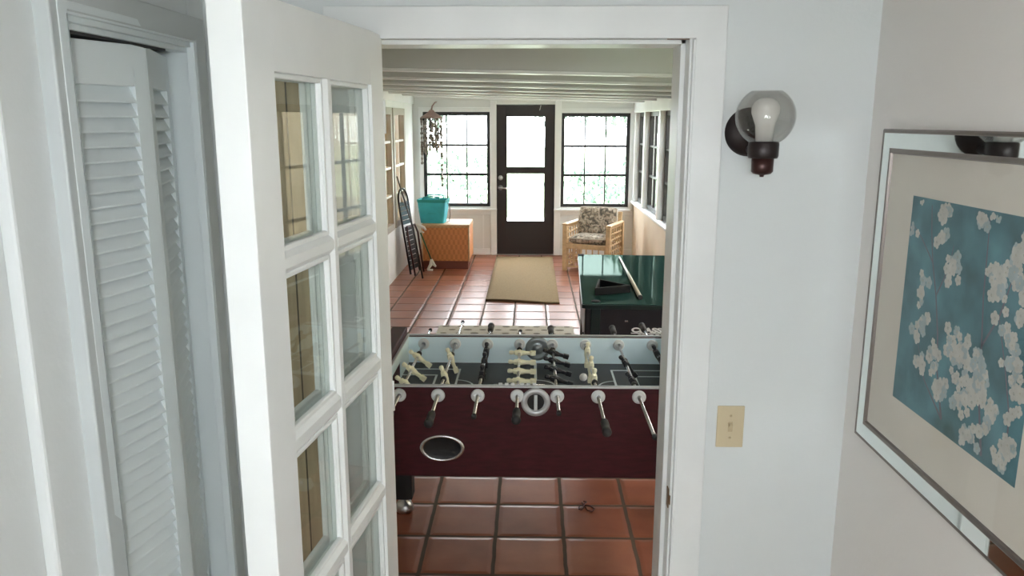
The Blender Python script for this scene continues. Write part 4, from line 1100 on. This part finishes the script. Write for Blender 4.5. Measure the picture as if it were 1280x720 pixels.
def cushion(w_, d_, h_, T, name, puff=1.0):
    b = MB(); n = 14; vs = []; fs = []
    for side in (1, -1):
        for j in range(n + 1):
            for i in range(n + 1):
                u = -1 + 2 * i / n; v = -1 + 2 * j / n
                k = (1 - abs(u) ** 4) * (1 - abs(v) ** 4)
                z = side * (h_ * 0.28 + h_ * 0.22 * k ** 0.5 * puff) if (abs(u) < 1 and abs(v) < 1) else side * h_ * 0.20
                cr_ = 1 - 0.05 * (u * v) ** 2
                vs.append(T @ Vector((u * w_ / 2 * cr_, v * d_ / 2 * cr_, z)))
    W_ = n + 1; base = W_ * W_
    for j in range(n):
        for i in range(n):
            a = j * W_ + i
            fs.append((a, a + 1, a + W_ + 1, a + W_)); fs.append((base + a, base + a + W_, base + a + W_ + 1, base + a + 1))
    edge = list(range(n)) + [i * W_ + n for i in range(n)] + [n * W_ + n - i for i in range(n)] + [(n - i) * W_ for i in range(n)]
    for i in range(len(edge)):
        a = edge[i]; c = edge[(i + 1) % len(edge)]; fs.append((a, base + a, base + c, c))
    b.add(vs, fs, 0, True)
    o = b.build(name, M['floral'], AC)
    top_edge = [vs[i] for i in edge]
    MB().tube(top_edge, 0.006, 6, closed=True).build('piping', M['piping'], o)
    return o
cushion(WA - 0.13, DA - 0.10, 0.11, TR((0, DA / 2 - 0.045, 0.393)), 'seat_cushion')
cushion(WA - 0.10, 0.36, 0.15, TR((0, DA - 0.145, 0.585)) @ RX(radians(75)), 'back_cushion')

# ------------------------------------------------------------------ shell wind chime by the left window
wc = thing('wind_chime', 'hanging wind chime with a dusty conical cap and shell strands before the left window', 'wind chime', (-1.310, 10.66, 1.875))
MB().tube([(0.0, 0, 0.10), (0.01, 0.02, 0.15), (0.03, 0.15, 0.20), (0.035, 0.284, 0.21)], [0.012, 0.010, 0.008, 0.008], 8).build('hanger', M['pinkbr'], wc)
MB().lathe([(0.0, 0.105), (0.025, 0.102), (0.05, 0.07), (0.12, 0.025), (0.155, 0.0), (0.150, -0.008), (0.0, 0.0)], None, 28).build('cap', M['pinkbr'], wc)
rnd = random.Random(21)
for k in range(14):
    a = 2 * pi * k / 14; rr = 0.135 if k % 2 else 0.085; x, y = rr * cos(a), rr * sin(a)
    ln = rnd.uniform(0.35, 0.62)
    if k == 1: ln = 0.9
    b = MB(); b.tube([(x, y, 0), (x, y, -ln)], 0.0014, 5)
    nn = int(ln / 0.03)
    for j in range(nn):
        b.lathe([(0, -0.0015), (0.021, -0.001), (0.021, 0.001), (0, 0.0015)], TR((x, y, -0.02 - j * 0.03)) @ RZ(rnd.uniform(0, 3)) @ RX(pi / 2 + rnd.uniform(-0.3, 0.3)), 10)
    b.build('shell_strand', M['shell'], wc)

# ------------------------------------------------------------------ wall sconce
sc = thing('wall_sconce', 'dark bronze wall sconce with an open smoked glass globe and a white bulb', 'lamp', (0.590, YW, 1.81))
MB().lathe([(0.0, 0.028), (0.02, 0.027), (0.045, 0.020), (0.058, 0.010), (0.064, 0.004), (0.065, 0.0)], RX(pi / 2), 40).build('back_plate', M['bronze'], sc)
gx, gy = 0.0065, -0.125
b = MB(); b.tube([(0.0, -0.02, -0.045), (0.003, -0.07, -0.050), (gx, gy, -0.045)], 0.012, 12); b.build('arm', M['bronze'], sc)
b = MB(); b.lathe([(0.0, -0.022), (0.035, -0.022), (0.0385, -0.026), (0.0385, -0.058), (0.036, -0.064), (0.0, -0.064)], TR((gx, gy, 0)), 32); b.build('socket_cup', M['bronze'], sc)
b = MB(); b.lathe([(0.0, -0.062), (0.028, -0.062), (0.0275, -0.098), (0.022, -0.104), (0.006, -0.107), (0.005, -0.112), (0, -0.112)], TR((gx, gy, 0)), 32); b.build('socket_base', M['bronzerb'], sc)
b = MB(); R_ = 0.0745; pr = []
for i in range(25):
    a = radians(-64 + (60 + 64) * i / 24); pr.append((R_ * cos(a), 0.040 + R_ * sin(a)))
pr2 = [(r - 0.0025 * r / R_, z) for r, z in pr][::-1]
b.lathe(pr + pr2, TR((gx, gy, 0)), 48, closed=True); b.build('glass_globe', M['smoke'], sc)
b = MB(); b.lathe([(0.0, 0.088), (0.018, 0.085), (0.029, 0.077), (0.0355, 0.064), (0.0355, 0.050), (0.030, 0.034), (0.024, 0.018), (0.021, -0.022), (0, -0.022)], TR((gx, gy, 0)), 32); b.build('bulb', M['bulb'], sc)

# light switch
sw = thing('light_switch', 'almond light switch on the white wall right of the doorway', 'light switch', (0.5875, YW, 0.965))
MB().box(-0.0395, 0.0395, -0.006, 0, -0.064, 0.064).build('cover_plate', M['almond'], sw, bevel=0.004)
MB().box(-0.0065, 0.0065, -0.0075, -0.004, -0.015, 0.015).box(-0.005, 0.005, -0.017, -0.005, 0.0, 0.009, T=RX(radians(-14))).build('toggle', M['almond_d'], sw, bevel=0.001)
for z in (-0.034, 0.034): MB().lathe([(0, 0.0075), (0.003, 0.0072), (0.0038, 0.006)], TR((0, 0, z)) @ RX(pi / 2), 12).build('screw', M['almond_d'], sw)

# ------------------------------------------------------------------ framed print on the right wall
PX = XR
pf = thing('framed_print', 'framed print of white blossoms on blue in a mirrored frame', 'picture', (PX, 1.655, 1.408))
# local: y along wall (+y = far), z up, x negative = into the room
yo, zo = 0.424, 0.412
def frame_ring(name, prof, mat):
    """prof: list of (inset, height) swept around the rectangle with mitred corners"""
    b = MB(); vs = []; n = len(prof)
    for (sy, sz) in ((1, 1), (-1, 1), (-1, -1), (1, -1)):
        for ins_, h_ in prof: vs.append((-h_, sy * (yo - ins_), sz * (zo - ins_)))
    fs = []
    for c in range(4):
        d = (c + 1) % 4
        for i in range(n - 1): fs.append((c * n + i, c * n + i + 1, d * n + i + 1, d * n + i))
    b.add(vs, fs); return b.build(name, mat, pf)
frame_ring('outer_moulding', [(0.0, 0.001), (0.0, 0.018), (0.003, 0.0212), (0.008, 0.0212), (0.0105, 0.0195)], M['pewter'])
frame_ring('mirror_bevel', [(0.0095, 0.0201), (0.048, 0.0201)], M['mirror'])
frame_ring('inner_moulding', [(0.045, 0.0195), (0.050, 0.0218), (0.057, 0.0212), (0.061, 0.012)], M['pewter'])
MB().box(-0.012, -0.001, -yo + 0.02, yo - 0.02, -zo + 0.02, zo - 0.02).build('backing', M['pewter'], pf)
MB().box(-0.015, -0.012, -yo + 0.05, yo - 0.05, -zo + 0.05, zo - 0.05).build('mat_board', M['mat'], pf)
py0, py1, pz0, pz1 = 1.385 - 1.655, 1.892 - 1.655, 1.172 - 1.408, 1.668 - 1.408
b = MB(); xp = -0.0155
b.box(xp, -0.0148, py0, py1, pz0, pz1, 0)
rnd = random.Random(4)
def inside(y, z, mg=0.006): return py0 + mg < y < py1 - mg and pz0 + mg < z < pz1 - mg
def branch(pts, w0, w1):
    n = len(pts)
    vs = []
    for i, (y, z) in enumerate(pts):
        a = pts[max(0, i - 1)]; c = pts[min(n - 1, i + 1)]
        d = Vector((c[0] - a[0], c[1] - a[1])).normalized(); w_ = w0 + (w1 - w0) * i / (n - 1)
        y_, z_ = y - 1.655, z - 1.408
        vs += [(xp - 0.0002, y_ - d.y * w_, z_ + d.x * w_), (xp - 0.0002, y_ + d.y * w_, z_ - d.x * w_)]
    b.add(vs, [(2 * i, 2 * i + 1, 2 * i + 3, 2 * i + 2) for i in range(n - 1)], 3)
branch([(1.66, 1.20), (1.70, 1.30), (1.715, 1.38), (1.74, 1.46), (1.77, 1.53), (1.79, 1.60), (1.80, 1.655)], 0.004, 0.0015)
branch([(1.74, 1.46), (1.70, 1.53), (1.69, 1.58)], 0.0025, 0.001)
branch([(1.77, 1.53), (1.83, 1.575), (1.875, 1.60)], 0.0022, 0.001)
branch([(1.50, 1.185), (1.53, 1.29), (1.545, 1.40), (1.56, 1.50), (1.565, 1.58), (1.57, 1.65)], 0.004, 0.0015)
branch([(1.545, 1.40), (1.50, 1.47), (1.47, 1.56), (1.45, 1.62)], 0.003, 0.0012)
branch([(1.66, 1.20), (1.75, 1.26), (1.80, 1.34)], 0.003, 0.001)
branch([(1.42, 1.19), (1.43, 1.30), (1.46, 1.38), (1.50, 1.47)], 0.003, 0.0015)
cl = [(1.858, 1.662, 1), (1.735, 1.650, 3), (1.735, 1.63, 3), (1.745, 1.584, 2), (1.68, 1.516, 3), (1.68, 1.54, 2), (1.878, 1.593, 2), (1.798, 1.446, 2), (1.80, 1.47, 1), (1.774, 1.386, 3), (1.80, 1.355, 2), (1.774, 1.301, 3), (1.707, 1.303, 3), (1.675, 1.267, 4), (1.648, 1.375, 4), (1.60, 1.371, 5), (1.63, 1.34, 4), (1.559, 1.364, 4), (1.565, 1.314, 5), (1.526, 1.307, 4), (1.598, 1.267, 5), (1.54, 1.345, 4), (1.482, 1.276, 4), (1.562, 1.212, 3), (1.59, 1.650, 3), (1.551, 1.655, 2), (1.536, 1.544, 3), (1.496, 1.544, 4), (1.478, 1.579, 4), (1.454, 1.613, 3), (1.51, 1.52, 4), (1.492, 1.467, 3), (1.45, 1.416, 4), (1.433, 1.374, 4), (1.421, 1.214, 3), (1.411, 1.241, 4), (1.412, 1.335, 3), (1.524, 1.219, 3), (1.443, 1.20, 3), (1.43, 1.50, 3), (1.42, 1.56, 2), (1.73, 1.34, 2)]
lay = 0
for (y, z, n) in cl:
    for k in range(int(n * 2.3) + 1):
        yy = y - 1.655 + rnd.gauss(0, 0.013); zz = z - 1.408 + rnd.gauss(0, 0.015)
        r_ = rnd.uniform(0.0075, 0.0135); rot = rnd.uniform(0, 2 * pi)
        lay += 1; xx = xp - 0.0003 - lay * 4e-6
        mi = 1 if rnd.random() < 0.7 else 4
        for p in range(5):
            a = rot + 2 * pi * p / 5
            cy_, cz_ = yy + r_ * 0.72 * cos(a), zz + r_ * 0.72 * sin(a)
            if not inside(cy_, cz_, 0.007): continue
            pts = [(xx, cy_ + r_ * 0.55 * cos(2 * pi * q_ / 9) , cz_ + r_ * 0.55 * sin(2 * pi * q_ / 9)) for q_ in range(9)]
            b.add(pts, [tuple(range(9))], mi)
        if inside(yy, zz, 0.007):
            b.add([(xx - 2e-6, yy + 0.0022 * cos(2 * pi * q_ / 7), zz + 0.0022 * sin(2 * pi * q_ / 7)) for q_ in range(7)], [tuple(range(7))], 2)
b.build('blossom_print', [M['print'], M['petal'], M['petalc'], M['branch'], M['petalg']], pf)
MB().box(-0.0195, -0.0180, -yo + 0.055, yo - 0.055, -zo + 0.055, zo - 0.055).build('glazing', M['picglass'], pf)
